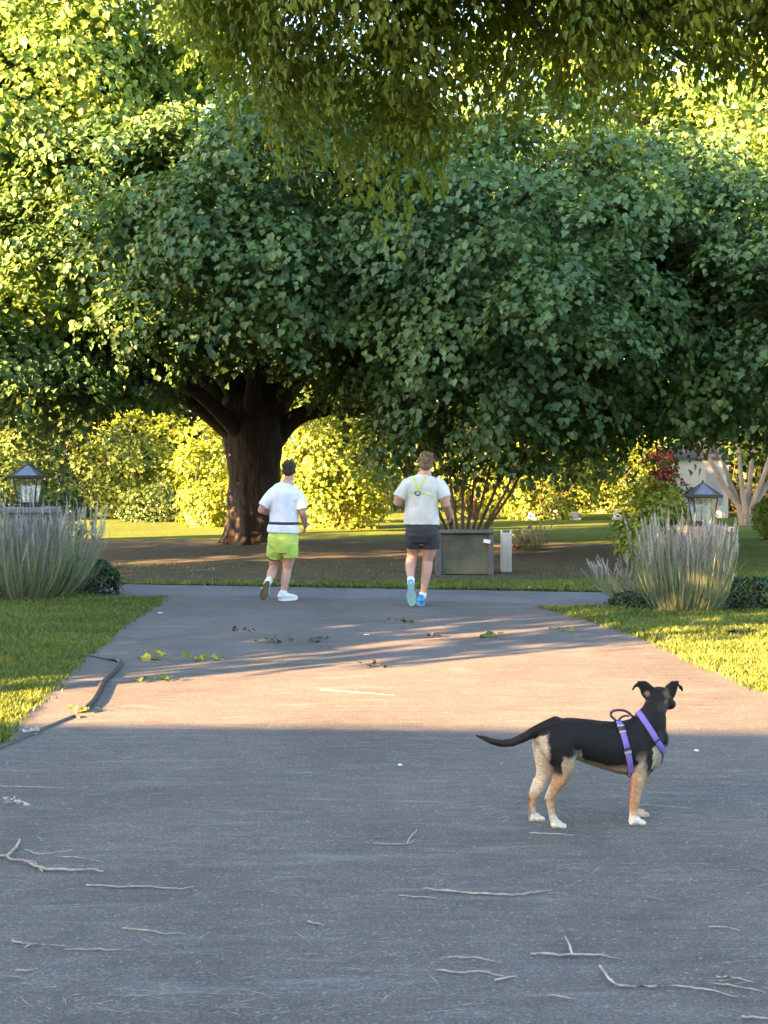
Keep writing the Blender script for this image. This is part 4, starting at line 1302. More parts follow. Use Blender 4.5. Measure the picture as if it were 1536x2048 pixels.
def fur_colour(co):
    """coat pattern of the animal, laid out on its own body"""
    u, v = proj(co)
    if u < 1098 and min(math.hypot(u - a_, v - b_) for a_, b_ in tail_path) < (15 if u > 1085 else 13):
        return (.014, .012, .011) if u > 1060 else (.024, .018, .014)
    nz = 5 * noise.noise(co * 28) + 3 * noise.noise(co * 70)
    u += nz; v += nz * .8
    far = co.y > ym(u) + .012
    black = (.012, .011, .011); tan = (.42, .23, .115); buff = (.50, .42, .30); cream = (.66, .60, .50); dk = (.03, .025, .02)

    def s(x, a, b):
        return max(0., min(1., (x - a) / (b - a)))

    def mx(a, b, t):
        return tuple(a[i] + (b[i] - a[i]) * t for i in range(3))
    c = black
    # belly and chest underside
    if 1125 < u < 1275 and v > 1500:
        lim = 1517 + 18 * s(u, 1150, 1215) if u < 1215 else 1535
        t = s(v, lim - 6, lim + 3)
        c = mx(c, mx(tan, buff, .45), t * .9)
        if u < 1165:
            c = mx(c, buff, s(v, 1495 + (1165 - u) * .05, 1515) * .7 * s(u, 1142, 1152))
    # fore leg and shoulder
    if u > 1248 and v > 1490:
        t = s(v, 1540, 1556)
        c = mx(c, tan, t)
        if u < 1296:
            c = mx(c, buff, s(v, 1500, 1528) * s(u, 1272, 1280) * s(1297 - u, 0, 9) * .6)
        if u > 1306:
            c = mx(c, buff, s(v, 1488, 1500) * .8)
    # hind legs
    if u < 1160:
        if not far:
            edge = 1546 + .35 * (u - 1110)
            c = mx(c, tan, s(v, edge - 6, edge + 8))
            if u < 1102 and v > 1462:
                c = mx(c, buff, s(1099 - u + (v - 1462) * .06, 0, 7) * s(v, 1462, 1470))
        else:
            lb = (.66, .58, .45)
            c = mx(c, lb, s(v, 1462, 1470) * s(1108 - u, 0, 8))
            c = mx(c, mx(lb, tan, .15), s(v, 1505, 1520))
            c = mx(c, tan, s(v, 1584, 1592) * .7)
        c = mx(c, tan, s(v, 1585, 1600) * .5 if v > 1560 else 0)
    if v > 1560:
        # dark stripe down the front of the near pastern, pale feet
        c = mx(c, cream, s(v, 1612, 1634) * (.95 if u < 1090 or v > 1632 else .5))
    # head: grey tan spots behind the right ear, muzzle and cheek
    if v < 1426 and u > 1240:
        c = mx(c, (.24, .16, .10), s(10 - math.hypot((u - 1334) * 1.2, (v - 1387) * .8), 0, 6) * .6)
        c = mx(c, (.22, .15, .11), s(7 - math.hypot(u - 1294, v - 1387), 0, 4) * .8)
        c = mx(c, (.05, .04, .032), s(16 - math.hypot((u - 1325), (v - 1412) * .8), 0, 10) * .7)
        c = mx(c, (.30, .20, .12), s(7 - math.hypot(u - 1333, v - 1404), 0, 5) * .7)
    # tail a shade browner beneath
    if u < 1060 and v > 1440:
        c = mx(c, (.035, .025, .018), .6)
    return c


tail_path = []
for (a_, b_), (c_, d_) in zip(tl[:-1], tl[1:]):
    for i in range(5):
        tail_path.append((a_ + (c_ - a_) * i / 5, b_ + (d_ - b_) * i / 5))
tail_path.append(tl[-1])
bw_ = [body.parent.location + v.co for v in body.data.vertices]
ca = body.data.color_attributes.new('fur', 'FLOAT_COLOR', 'POINT')
buf = np.ones((len(bw_), 4), np.float32)
for i, co in enumerate(bw_):
    buf[i, :3] = fur_colour(co)
ca.data.foreach_set('color', buf.ravel())
rgf = np.random.default_rng(5)
nvb = len(bw_)
idx = rgf.integers(0, nvb, 90000)
vco = np.array([tuple(x) for x in bw_])[idx]
vn = np.empty(nvb * 3, np.float32); body.data.vertices.foreach_get('normal', vn); vn = vn.reshape(-1, 3)[idx]
fc = buf[idx, :3].copy()
lay = np.array([-.85, -.15, -.55]) + rgf.normal(size=(len(idx), 3)) * .25
lay -= (lay * vn).sum(1, keepdims=True) * vn
lay /= np.linalg.norm(lay, axis=1, keepdims=True) + 1e-6
dr = lay + vn * rgf.uniform(.12, .42, (len(idx), 1))
Ls = rgf.uniform(.003, .0075, len(idx))
Ls = np.where(vco[:, 2] < .10, Ls * .45, Ls)
zz_ = (vco[:, 0] < D(1110, 1480).x) & (vco[:, 2] > .25)
Ls = np.where(zz_, Ls * 1.4, Ls)
Ls = np.where(vco[:, 0] < D(1040, 1480).x, Ls * .6, Ls)
Ls = np.where(vco[:, 0] < D(970, 1480).x, Ls * .5, Ls)[:, None]
sdv_ = np.cross(dr, vn); sdv_ /= np.linalg.norm(sdv_, axis=1, keepdims=True) + 1e-6
wv_ = .0008
vv = np.stack([vco - sdv_ * wv_, vco + sdv_ * wv_, vco + dr * Ls], 1).reshape(-1, 3)
fm = np_mesh('coat', vv, tris=np.arange(len(idx))[:, None] * 3 + np.array([[0, 1, 2]]))
ca2 = fm.color_attributes.new('fur', 'FLOAT_COLOR', 'POINT')
fc *= rgf.uniform(.6, 1.6, (len(idx), 1))
ca2.data.foreach_set('color', np.repeat(np.concatenate([fc, np.ones((len(idx), 1))], 1), 3, axis=0).astype(np.float32).ravel())
link('fur_coat', fm, body.data.materials[0], dog)
m_ = MB(); m_.ell(mz + hd * .108 + Vector((0, 0, .002)), (.013, .010, .010), hr, 2); m_.build('nose', simple('wet_nose', (.02, .018, .018), rough=.25), dog, True)
for s in (-1, 1):
    m_ = MB(); m_.ell(hc + hd * .062 + sd_ * .036 * s + Vector((0, 0, .012)), (.009, .009, .009)); m_.build('eye', simple('dog_eye', (.05, .025, .012), rough=.1, bumpv=0), dog, True)


def bvh_of(o):
    loc = o.parent.location
    return BVHTree.FromPolygons([loc + v.co for v in o.data.vertices], [tuple(p.vertices) for p in o.data.polygons])


def band(name, bvh, centre, e1, e2, width, off, mat, parent, n=72, thick=.003, arc=(0, 360), maxr=.4, core=None):
    """ribbon wrapped on a body: rays from the centre outwards in the plane (e1, e2)"""
    e1 = Vector(e1).normalized(); e2 = Vector(e2); e2 = (e2 - e2.dot(e1) * e1).normalized()
    nrm = e1.cross(e2)
    full = arc[1] - arc[0] >= 360
    rows = []
    cnt = n if full else n + 1
    for k in range(cnt):
        a = R(arc[0] + (arc[1] - arc[0]) * k / n)
        d = e1 * math.cos(a) + e2 * math.sin(a)
        row = []
        for wv in (-.5, 0, .5):
            o_ = Vector(centre) + nrm * width * wv
            far_ = o_ + d * maxr
            if core is not None:      # never follow a limb that stands off the trunk
                hc_ = core.ray_cast(o_ + d * .5, -d, .5)
                rc = (hc_[0] - o_).dot(d) if hc_[0] is not None else .06
                far_ = o_ + d * (rc + .022)
                h = bvh.ray_cast(far_, -d, .05)
                r_ = max(rc, (h[0] - o_).dot(d)) if h[0] is not None else rc
            else:
                h = bvh.ray_cast(far_, -d, maxr)
                r_ = (h[0] - o_).dot(d) if h[0] is not None else .05
            row.append((o_, d, r_))
        rows.append(row)
    # smooth radii
    for it in range(3):
        rs = [[x[2] for x in row] for row in rows]
        for k in range(cnt):
            for j in range(3):
                if full:
                    a_, b_ = rs[(k - 1) % cnt][j], rs[(k + 1) % cnt][j]
                else:
                    a_, b_ = rs[max(k - 1, 0)][j], rs[min(k + 1, cnt - 1)][j]
                v_ = max(rs[k][j], (a_ + b_ + rs[k][j]) / 3)
                rows[k][j] = (rows[k][j][0], rows[k][j][1], v_)
    bm = bmesh.new(); V = []
    for row in rows:
        rmx = max(x[2] for x in row)
        V.append(([bm.verts.new(o_ + d * (max(r_, rmx - .004) + off)) for o_, d, r_ in row], [bm.verts.new(o_ + d * (max(r_, rmx - .004) + off - thick)) for o_, d, r_ in row]))
    rg_ = range(cnt) if full else range(cnt - 1)
    for k in rg_:
        A, B = V[k], V[(k + 1) % cnt]
        for j in (0, 1):
            bm.faces.new((A[0][j], A[0][j + 1], B[0][j + 1], B[0][j])); bm.faces.new((A[1][j + 1], A[1][j], B[1][j], B[1][j + 1]))
        bm.faces.new((A[0][0], B[0][0], B[1][0], A[1][0])); bm.faces.new((A[0][2], A[1][2], B[1][2], B[0][2]))
    bmesh.ops.recalc_face_normals(bm, faces=bm.faces)
    me = bpy.data.meshes.new(name); bm.to_mesh(me); bm.free()
    return link(name, me, mat, parent, True), rows


bt = bvh_of(body)
# girth strap
c0 = D(1247, 1492)
GE = ((.22, .0, -1), (0, 1, 0))
harness, _ = band('harness', bt, c0, GE[0], GE[1], .026, .005, M['strap'], dog, core=trunk_bvh)
for nm, a0, a1, mt in (('slider', 206, 211, 'buckle'), ('webbing_patch', 211, 222, 'strap_dark'), ('slider', 222, 227, 'buckle'), ('buckle', 262, 270, 'strap_dark'), ('slider', 270, 276, 'buckle')):
    band(nm, bt, c0, GE[0], GE[1], .031, .0085, M[mt], harness, core=trunk_bvh, arc=(a0, a1), n=5, thick=.005)
# neck strap
c1 = D(1303, 1468, .01)
band('neck_strap', bt, c1, (.62, .18, -1), (0, 1, 0), .027, .005, M['strap'], harness)
# breast strap between the two, under the chest
m_ = MB()
m_.tube([D(1322, 1501, -.01), D(1317, 1520, -.01), D(1300, 1545, -.01), D(1262, 1556, 0)], [(.011, .003)] * 4, seg=8, ref=(0, 1, 0))
m_.build('breast_strap', M['strap'], harness, True)
m_ = MB()
m_.tube([D(1325, 1500, -.012), D(1326, 1513, -.014), D(1323, 1528, -.014)], [(.010, .003), (.008, .003), (.004, .002)], seg=8, ref=(0, 1, 0))
m_.build('leash_ring_tab', simple('purple_tab', (.12, .05, .16), (.1, .04, .13), rough=.6), harness, True)
m_ = MB()
m_.tube(smooth_pts([D(1236, 1444), D(1227, 1437), D(1221.5, 1430), D(1224, 1423.5), D(1233, 1420.5), D(1245, 1420.5), D(1255, 1424), D(1262, 1430), D(1270, 1436)], 4), [(.0055, .010)] * 33, seg=8, ref=(0, 0, 1))
m_.build('handle', M['strap_dark'], harness, True)
m_ = MB()
m_.tube(smooth_pts([D(1236, 1443), D(1241, 1436), D(1250, 1431.5), D(1257, 1432)], 4), [(.0045, .009)] * 13, seg=8, ref=(0, 0, 1))
m_.build('handle_strap', M['strap_dark'], harness, True)
band('slider', bt, c1, (.62, .18, -1), (0, 1, 0), .031, .0085, M['strap_dark'], harness, arc=(268, 273), n=4, thick=.005)

# ------------------------------------------------------------------ the runners
M['skin'] = simple('skin', (.48, .27, .20), (.42, .23, .165), rough=.55, scale=10, bumpv=.05)
M['skin'].node_tree.nodes['Principled BSDF'].inputs['Subsurface Weight'].default_value = .08
M['tee_white'] = simple('white_tee', (.70, .71, .78), (.60, .62, .70), rough=.85, scale=5, bumpv=.6, bscale=5, detail=3, bdist=.05, stretch=(1.5, 1.5, .8))
M['tee_cream'] = simple('pale_tee', (.60, .59, .56), (.50, .50, .48), rough=.85, scale=5, bumpv=.6, bscale=5, detail=3, bdist=.05, stretch=(1.5, 1.5, .8))
M['shorts_lime'] = simple('lime_shorts', (.46, .60, .12), (.38, .52, .09), rough=.75, scale=6, bumpv=.4, bscale=12, bdist=.02)
M['shorts_black'] = simple('charcoal_shorts', (.028, .029, .033), (.018, .019, .023), rough=.75, scale=6, bumpv=.4, bscale=12, bdist=.02)
M['hair_dark'] = simple('dark_hair', (.016, .010, .008), (.032, .020, .015), rough=.75, scale=40, bumpv=.7, bscale=70, stretch=(1, 1, .3))
M['hair_sandy'] = simple('sandy_hair', (.08, .048, .03), (.20, .125, .07), rough=.7, scale=40, bumpv=.7, bscale=70, stretch=(1, 1, .3))
M['belt'] = simple('navy_belt', (.012, .014, .035), (.016, .018, .04), rough=.6)
M['shoe_white'] = simple('white_shoe', (.72, .72, .72), (.6, .6, .62), rough=.6, scale=20)
M['sole_dark'] = simple('dark_outsole', (.09, .085, .05), (.15, .13, .08), rough=.8, scale=40)
M['sole_white'] = simple('white_midsole', (.75, .73, .7), (.65, .64, .6), rough=.6)
M['shoe_blue'] = simple('blue_shoe', (.03, .24, .58), (.08, .36, .66), rough=.6, scale=20)
M['shoe_teal'] = simple('pale_teal_outsole', (.30, .52, .52), (.24, .44, .47), rough=.7, scale=30)
M['sock'] = simple('white_sock', (.72, .72, .74), (.62, .62, .65), rough=.9)
M['neon'] = simple('neon_strap', (.46, .58, .16), (.40, .52, .14), rough=.6)


def ell_fit(mb_, a, b, ra, rb, seg=16, ref=(1, 0, 0)):
    mb_.tube([a, b], [ra, rb], seg=seg, ref=ref)


def hand(mb_, wrist, d, palm_n, s=1.0, curl=.9, side=1):
    """palm + five curled fingers; d along the hand, palm_n out of the palm"""
    d = Vector(d).normalized(); n = Vector(palm_n); n = (n - n.dot(d) * d).normalized(); x = d.cross(n) * side
    k = wrist + d * .085 * s
    mb_.tube([wrist, wrist + d * .03 * s, k], [(.027 * s, .018 * s), (.036 * s, .017 * s), (.041 * s, .014 * s)], seg=12, ref=x)
    for i, (off_, L) in enumerate([(-.030, .066), (-.010, .076), (.010, .071), (.029, .056)]):
        p0 = k + x * off_ * s - d * .006
        a = .35 * curl; p1 = p0 + (d * math.cos(a) + n * math.sin(a)) * L * .45 * s
        a = 1.15 * curl; p2 = p1 + (d * math.cos(a) + n * math.sin(a)) * L * .32 * s
        a = 1.9 * curl; p3 = p2 + (d * math.cos(a) + n * math.sin(a)) * L * .24 * s
        mb_.tube([p0, p1, p2, p3], [.0098 * s, .009 * s, .0082 * s, .0072 * s], seg=8)
    t0 = wrist + d * .022 * s - x * .028 * s
    t1 = t0 + (d * .7 - x * .65 + n * .35).normalized() * .036 * s
    t2 = t1 + (d * .85 + n * .5 + x * .1).normalized() * .03 * s
    mb_.tube([t0, t1, t2], [.013 * s, .011 * s, .009 * s], seg=8)


def head(mb_, c, fwd, s=1.0, tilt=0.0):
    f = Vector((fwd[0], fwd[1], 0)).normalized()
    rot = Matrix.Rotation(math.atan2(f.y, f.x) - math.pi / 2, 4, 'Z') @ Matrix.Rotation(tilt, 4, 'Y')

    def L(x, y, z):
        return Vector(c) + (rot @ Vector((x, y, z))) * s
    mb_.ell(L(0, -.012, .022), (.076 * s, .092 * s, .090 * s), rot, 3)
    mb_.ell(L(0, .022, -.035), (.060 * s, .068 * s, .075 * s), rot, 3)          # jaw
    mb_.ell(L(0, .055, -.085), (.028 * s, .025 * s, .02 * s), rot, 2)           # chin
    mb_.tube([L(0, .085, .02), L(0, .103, -.018), L(0, .092, -.03)], [.010 * s, .015 * s, .012 * s], seg=8)   # nose
    mb_.ell(L(0, .083, -.055), (.026 * s, .012 * s, .012 * s), rot, 2)          # lips
    for q in (-1, 1):
        mb_.ell(L(.03 * q, .076, .016), (.016 * s, .010 * s, .012 * s), rot, 2)   # eye mounds
        mb_.tube([L(.014 * q, .082, .036), L(.045 * q, .068, .036)], [.008 * s, .007 * s], seg=6)   # brow
        er = rot @ Matrix.Rotation(.35 * q, 4, 'Z')
        mb_.ell(L(.076 * q, -.004, -.008), (.010 * s, .020 * s, .032 * s), er, 2)   # ear
    return L, rot


def hair_cap(name, L, rot, mat, parent, s, tuft, seed):
    mb_ = MB()
    rnd_ = random.Random(seed)
    mb_.ell(L(0, -.022, .042), (.083 * s, .094 * s, .084 * s), rot, 3)
    mb_.ell(L(0, -.055, -.01), (.070 * s, .052 * s, .062 * s), rot, 3)
    for q in (-1, 1):
        mb_.ell(L(.062 * q, -.02, .01), (.022 * s, .035 * s, .04 * s), rot, 2)
    for k in range(tuft[0]):
        a = rnd_.uniform(0, 6.28); e = rnd_.uniform(.1, 1.4)
        d = Vector((math.cos(a) * math.cos(e), math.sin(a) * math.cos(e) * .9 - .15, math.sin(e)))
        p0 = L(d.x * .07, d.y * .085 - .02, d.z * .075 + .03)
        sw = Vector((rnd_.uniform(-.5, .7), rnd_.uniform(-.6, .2), rnd_.uniform(-.2, .5)))
        p1 = p0 + (rot @ (d + sw * .5)).normalized() * tuft[1] * rnd_.uniform(.6, 1.2)
        p2 = p1 + (rot @ (d * .4 + sw)).normalized() * tuft[1] * .7
        mb_.tube([p0, p1, p2], [.015, .010, .004], seg=6)
    return mb_.organic(name, mat, parent, voxel=.005, smooth=3, wob=.003, wscale=60)


def shoe(name, heel, toe, up, s, upper, mid, out, parent):
    """shoe from heel to toe; up is the direction out of the foot's top"""
    heel, toe = Vector(heel), Vector(toe)
    f = (toe - heel).normalized(); u_ = Vector(up); u_ = (u_ - u_.dot(f) * f).normalized(); x = f.cross(u_)
    Lh = .285 * s
    c = heel
    mb_ = MB()
    prof = [(.02, .030, .034), (.10, .036, .042), (.25, .036, .044), (.42, .038, .036), (.62, .046, .028), (.80, .046, .022), (.93, .034, .016), (.99, .018, .010)]
    mb_.tube([c + f * Lh * p[0] + u_ * (.030 + p[2]) for p in prof], [(p[1] * s, p[2] * s) for p in prof], seg=18, ref=x)
    mb_.tube([c + f * Lh * .16 + u_ * .06, c + f * Lh * .12 + u_ * .105], [(.034 * s, .044 * s), (.033 * s, .040 * s)], seg=14, ref=x)
    up_o = mb_.organic(name, upper, parent, voxel=.006, smooth=4)

    def slab(z0, z1, grow, mat, nm):
        bm = bmesh.new(); lo, hi = [], []
        n = 36
        for k in range(n):
            a = 2 * math.pi * k / n
            t = .5 - .5 * math.cos(a)
            w_ = (.036 + .012 * math.sin(math.pi * min(t * .9, 1)) ** 2 + (.006 if t > .5 else 0))
            yv = w_ * abs(math.sin(a)) ** .55 * (1 if math.sin(a) >= 0 else -1) * (1 - .15 * math.exp(-((t - .38) / .12) ** 2))
            rock = .018 * max(0, (t - .72) / .28) ** 2 + .006 * max(0, (.12 - t) / .12)
            p = c + f * (Lh * (t * 1.02 - .01)) + x * yv * s * grow
            lo.append(bm.verts.new(p + u_ * (z0 + rock))); hi.append(bm.verts.new(p + u_ * (z1 + rock * .7)))
        for k in range(n):
            bm.faces.new((lo[k], lo[(k + 1) % n], hi[(k + 1) % n], hi[k]))
        bm.faces.new(list(reversed(lo))); bm.faces.new(hi)
        bmesh.ops.recalc_face_normals(bm, faces=bm.faces)
        me = bpy.data.meshes.new(nm); bm.to_mesh(me); bm.free()
        return link(nm, me, mat, parent, False)
    parent = up_o
    slab(.006, .036, 1.06, mid, 'midsole')
    slab(.0, .008, 1.02, out, 'outsole')
    return up_o


def runner(spec):
    Y0 = spec['Y']

    def Q(u, v, dy=0.0):
        return P(u, v, Y0 + dy)
    base = Vector((Q(*spec['base']).x, Y0, 0))
    t = empty('person', base, spec['label'], 'person')
    b = MB()
    tor = [(Q(u, v, dy), (ra, rb)) for u, v, dy, ra, rb in spec['torso']]
    b.tube([p for p, r_ in tor], [r_ for p, r_ in tor], seg=24, ref=(1, 0, 0))
    n0, n1 = Q(*spec['neck'][0]), Q(*spec['neck'][1])
    b.tube([n0, n1], [.062, .056], seg=16)
    hcx = Q(*spec['head'])
    L, rot = head(b, hcx, spec['face'], spec['hs'], spec['tilt'])
    for arm in spec['arms']:
        pp_ = [Q(*a[:3]) for a in arm['p']]
        b.tube(pp_, [a[3] for a in arm['p']], seg=14)
        hand(b, pp_[-1], arm['hd'], arm['pn'], 1.0, arm.get('curl', .9), arm.get('side', 1))
    for lg in spec['legs']:
        b.tube([Q(*a[:3]) for a in lg], [a[3] for a in lg], seg=16, ref=(1, 0, 0))
    body_ = b.organic('body', M['skin'], t, voxel=.0055, smooth=5)
    hair_cap('hair', L, rot, spec['hairm'], t, spec['hs'], spec['tuft'], spec['seed'])
    # shirt
    b = MB()
    sh = [(Q(u, v, dy), (ra, rb)) for u, v, dy, ra, rb in spec['shirt']]
    b.tube([p for p, r_ in sh], [r_ for p, r_ in sh], seg=28, ref=(1, 0, 0), round_ends=False)
    for sl in spec['sleeves']:
        b.tube([Q(*a[:3]) for a in sl], [a[3] for a in sl], seg=16, round_ends=False)
    shirt = b.organic('t_shirt', spec['tee'], t, voxel=.0075, smooth=3, wob=.016, wscale=8)
    b = MB()
    sh = [(Q(u, v, dy), (ra, rb)) for u, v, dy, ra, rb in spec['hips']]
    b.tube([p for p, r_ in sh], [r_ for p, r_ in sh], seg=24, ref=(1, 0, 0), round_ends=False)
    for sl in spec['slegs']:
        b.tube([Q(*a[:3]) for a in sl], [(a[3], a[4]) for a in sl], seg=18, ref=(1, 0, 0), round_ends=False)
    b.organic('shorts', spec['shorts'], t, voxel=.0075, smooth=3, wob=.010, wscale=11)
    for sk in spec['socks']:
        b = MB(); b.tube([Q(*a[:3]) for a in sk], [a[3] for a in sk], seg=14, round_ends=False)
        b.build('sock', M['sock'], t, True)
    for s_ in spec['shoes']:
        heel = Q(*s_['heel']) if 'z' not in s_ else Vector((Q(*s_['heel']).x, Y0 + s_['heel'][2], s_['z']))
        toe = Q(*s_['toe']) if 'z' not in s_ else heel + Vector(s_['dir'])
        shoe('shoe', heel, toe, s_['up'], s_.get('s', 1), s_['m'][0], s_['m'][1], s_['m'][2], t)
    return t, shirt, Q, body_


r1, shirt1, Q1, b1 = runner(dict(
    Y=16.4, base=(567, 1200), seed=3, label='person running away in a white t-shirt, lime green shorts and a dark waist belt', hs=1.0, tilt=.05, face=(.18, 1),
    torso=[(566, 1092, 0, .15, .11), (566, 1070, 0, .16, .12), (567, 1045, 0, .145, .11), (568, 1020, 0, .15, .11), (569, 998, 0, .175, .12), (570, 984, 0, .185, .105), (573, 975, 0, .13, .085), (575, 969, 0, .075, .07)],
    neck=[(575, 972, 0), (578, 950, .015)], head=(578.5, 941, .03),
    arms=[dict(p=[(547, 985, 0, .062), (537, 998, -.02, .058), (527, 1012, -.04, .047), (522, 1020, -.04, .044), (533, 1024, .08, .042), (546, 1024, .22, .030)], hd=(.5, .8, .1), pn=(.8, -.4, -.2), side=-1),
          dict(p=[(594, 986, 0, .062), (599, 1000, -.02, .058), (603, 1018, -.04, .047), (605, 1027, -.03, .044), (609, 1040, .06, .041), (611, 1052, .16, .030)], hd=(-.15, .6, -.55), pn=(-.9, .1, -.1))],
    legs=[[(580, 1082, 0, .085), (579, 1104, .02, .090), (576, 1124, .05, .072), (574, 1138, .06, .058), (572, 1150, .04, .059), (570.5, 1162, .02, .054), (568, 1178, .0, .039), (566, 1189, -.01, .035), (565, 1196, -.01, .038)],
          [(553, 1082, 0, .088), (551, 1104, .06, .088), (549, 1123, .12, .070), (548, 1135, .13, .058), (545, 1143, .04, .060), (542.5, 1150, -.06, .056), (539, 1158, -.19, .042), (536, 1164, -.30, .036), (534, 1168, -.37, .036)]],
    hairm=M['hair_dark'], tuft=(26, .022), tee=M['tee_white'], shorts=M['shorts_lime'],
    shirt=[(566, 1065, 0, .200, .158), (566.5, 1054, 0, .190, .15), (568, 1046, 0, .172, .135), (568, 1030, 0, .175, .135), (569, 1010, 0, .18, .135), (570, 996, 0, .19, .135), (570, 984, 0, .20, .122), (573, 974, 0, .15, .098), (575, 966.5, 0, .082, .08)],
    sleeves=[[(556, 983, 0, .066), (546, 989, -.015, .074), (536, 1001, -.03, .073), (527, 1013, -.035, .070)], [(586, 982, 0, .066), (594, 988, -.01, .074), (600, 1002, -.03, .070), (603, 1018, -.035, .066)]],
    hips=[(566, 1059, 0, .160, .125), (566, 1067, 0, .180, .142), (566, 1076, 0, .188, .155), (566, 1088, 0, .186, .158), (566, 1097, .02, .165, .155)],
    slegs=[[(566, 1092, .01, .10, .13), (566, 1103, .02, .07, .11)], [(554, 1082, .0, .098, .14), (551.5, 1098, .05, .108, .14), (549.5, 1111, .09, .106, .125)], [(579, 1082, 0, .10, .145), (579, 1098, .02, .112, .14), (578, 1114, .03, .108, .125)]],
    socks=[[(567.5, 1182, -.0, .043), (566.5, 1189, -.01, .042), (566, 1196, -.01, .046)], [(538, 1161, -.24, .044), (535.5, 1165, -.32, .042), (534, 1168, -.37, .044)]],
    shoes=[dict(heel=(559, 1200, -.09), toe=(583, 1203, 0), z=.006, dir=(.19, .2, 0), up=(0, 0, 1), m=(M['shoe_white'], M['sole_white'], M['sole_dark'])),
           dict(heel=(536, 1163, -.46), toe=(526, 1195, -.35), up=(.05, 1, .18), m=(M['shoe_white'], M['sole_white'], M['sole_dark']))]))
bv1 = bvh_of(shirt1)
band('waist_belt', bv1, Q1(568, 1046), (1, 0, -.02), (0, 1, 0), .032, .004, M['belt'], r1, n=90)
# short black compression hem under the left leg of the shorts
m_ = MB(); m_.tube([Q1(549.7, 1108, .085), Q1(549.2, 1115.5, .10)], [(.092, .105), (.090, .1)], seg=20, ref=(1, 0, 0), round_ends=False); m_.build('under_shorts', M['shorts_black'], r1, True)

r2, shirt2, Q2, b2 = runner(dict(
    Y=15.9, base=(847, 1207), seed=8, label='broad shouldered person running away in a pale t-shirt, charcoal shorts and blue shoes', hs=1.04, tilt=.10, face=(.05, 1),
    torso=[(845, 1074, 0, .16, .12), (844, 1052, 0, .165, .125), (843, 1028, 0, .16, .12), (844, 1000, 0, .18, .125), (845, 980, 0, .205, .13), (846, 967, 0, .205, .115), (848, 957, 0, .14, .09), (849, 951, 0, .085, .075)],
    neck=[(849, 957, 0), (851, 940, .01)], head=(851.5, 929, .03),
    arms=[dict(p=[(814, 969, 0, .070), (805, 982, -.03, .066), (797, 998, -.05, .054), (795, 1004, -.05, .050), (801, 1007, .06, .046), (813, 1009, .22, .032)], hd=(.5, .8, .15), pn=(.8, -.4, -.2), side=-1),
          dict(p=[(878, 968, 0, .070), (885, 984, -.02, .066), (890, 1000, -.05, .056), (892, 1008, -.05, .052), (896, 1021, .06, .047), (900, 1033, .18, .033)], hd=(.03, .8, -.5), pn=(-.9, .1, -.1), curl=1.0)],
    legs=[[(860, 1072, 0, .092), (859, 1092, .01, .095), (857, 1108, .03, .078), (855, 1122, .04, .062), (854, 1136, .02, .064), (852, 1150, .0, .058), (849, 1170, -.02, .042), (846, 1186, -.03, .037), (845, 1197, -.03, .040)],
          [(827, 1072, 0, .095), (827, 1088, .03, .094), (826, 1102, .07, .076), (824, 1114, .09, .062), (821.5, 1126, .03, .064), (820.5, 1138, -.06, .058), (821, 1151, -.17, .043), (822, 1161, -.26, .037), (822, 1167, -.32, .038)]],
    hairm=M['hair_sandy'], tuft=(60, .036), tee=M['tee_cream'], shorts=M['shorts_black'],
    shirt=[(843, 1049, 0, .212, .163), (843, 1035, 0, .204, .155), (843, 1015, 0, .196, .145), (844, 995, 0, .205, .145), (845, 980, 0, .222, .145), (846, 968, 0, .222, .132), (848, 957, 0, .17, .105), (849, 949, 0, .092, .085)],
    sleeves=[[(826, 965, 0, .074), (815, 971, -.02, .082), (806, 982, -.04, .080), (799, 995, -.05, .076)], [(868, 964, 0, .074), (877, 970, -.01, .082), (884, 981, -.03, .080), (889, 995, -.045, .074)]],
    hips=[(844, 1041, 0, .170, .125), (844, 1050, 0, .192, .148), (844, 1060, 0, .20, .16), (844, 1070, 0, .198, .163), (844, 1080, .01, .178, .16)],
    slegs=[[(844, 1072, .0, .12, .14), (844, 1085, .01, .08, .12)], [(828, 1064, .0, .108, .15), (827, 1080, .02, .113, .145), (826.5, 1093, .04, .108, .13)], [(860, 1064, 0, .108, .15), (861, 1080, .01, .116, .145), (861, 1097, .015, .110, .13)]],
    socks=[[(846.5, 1185, -.03, .043), (845.5, 1191, -.03, .042), (845, 1197, -.03, .045)], [(821.5, 1158, -.23, .044), (822, 1163, -.28, .042), (822, 1167, -.32, .044)]],
    shoes=[dict(heel=(843, 1206, -.12), toe=(845, 1206, 0), z=.006, dir=(-.02, .28, 0), up=(0, 0, 1), m=(M['shoe_blue'], M['shoe_blue'], M['shoe_teal'])),
           dict(heel=(821, 1166, -.40), toe=(824, 1212, -.33), up=(.05, 1, .13), m=(M['shoe_blue'], M['shoe_teal'], M['shoe_teal']))]))
bv2 = bvh_of(shirt2)


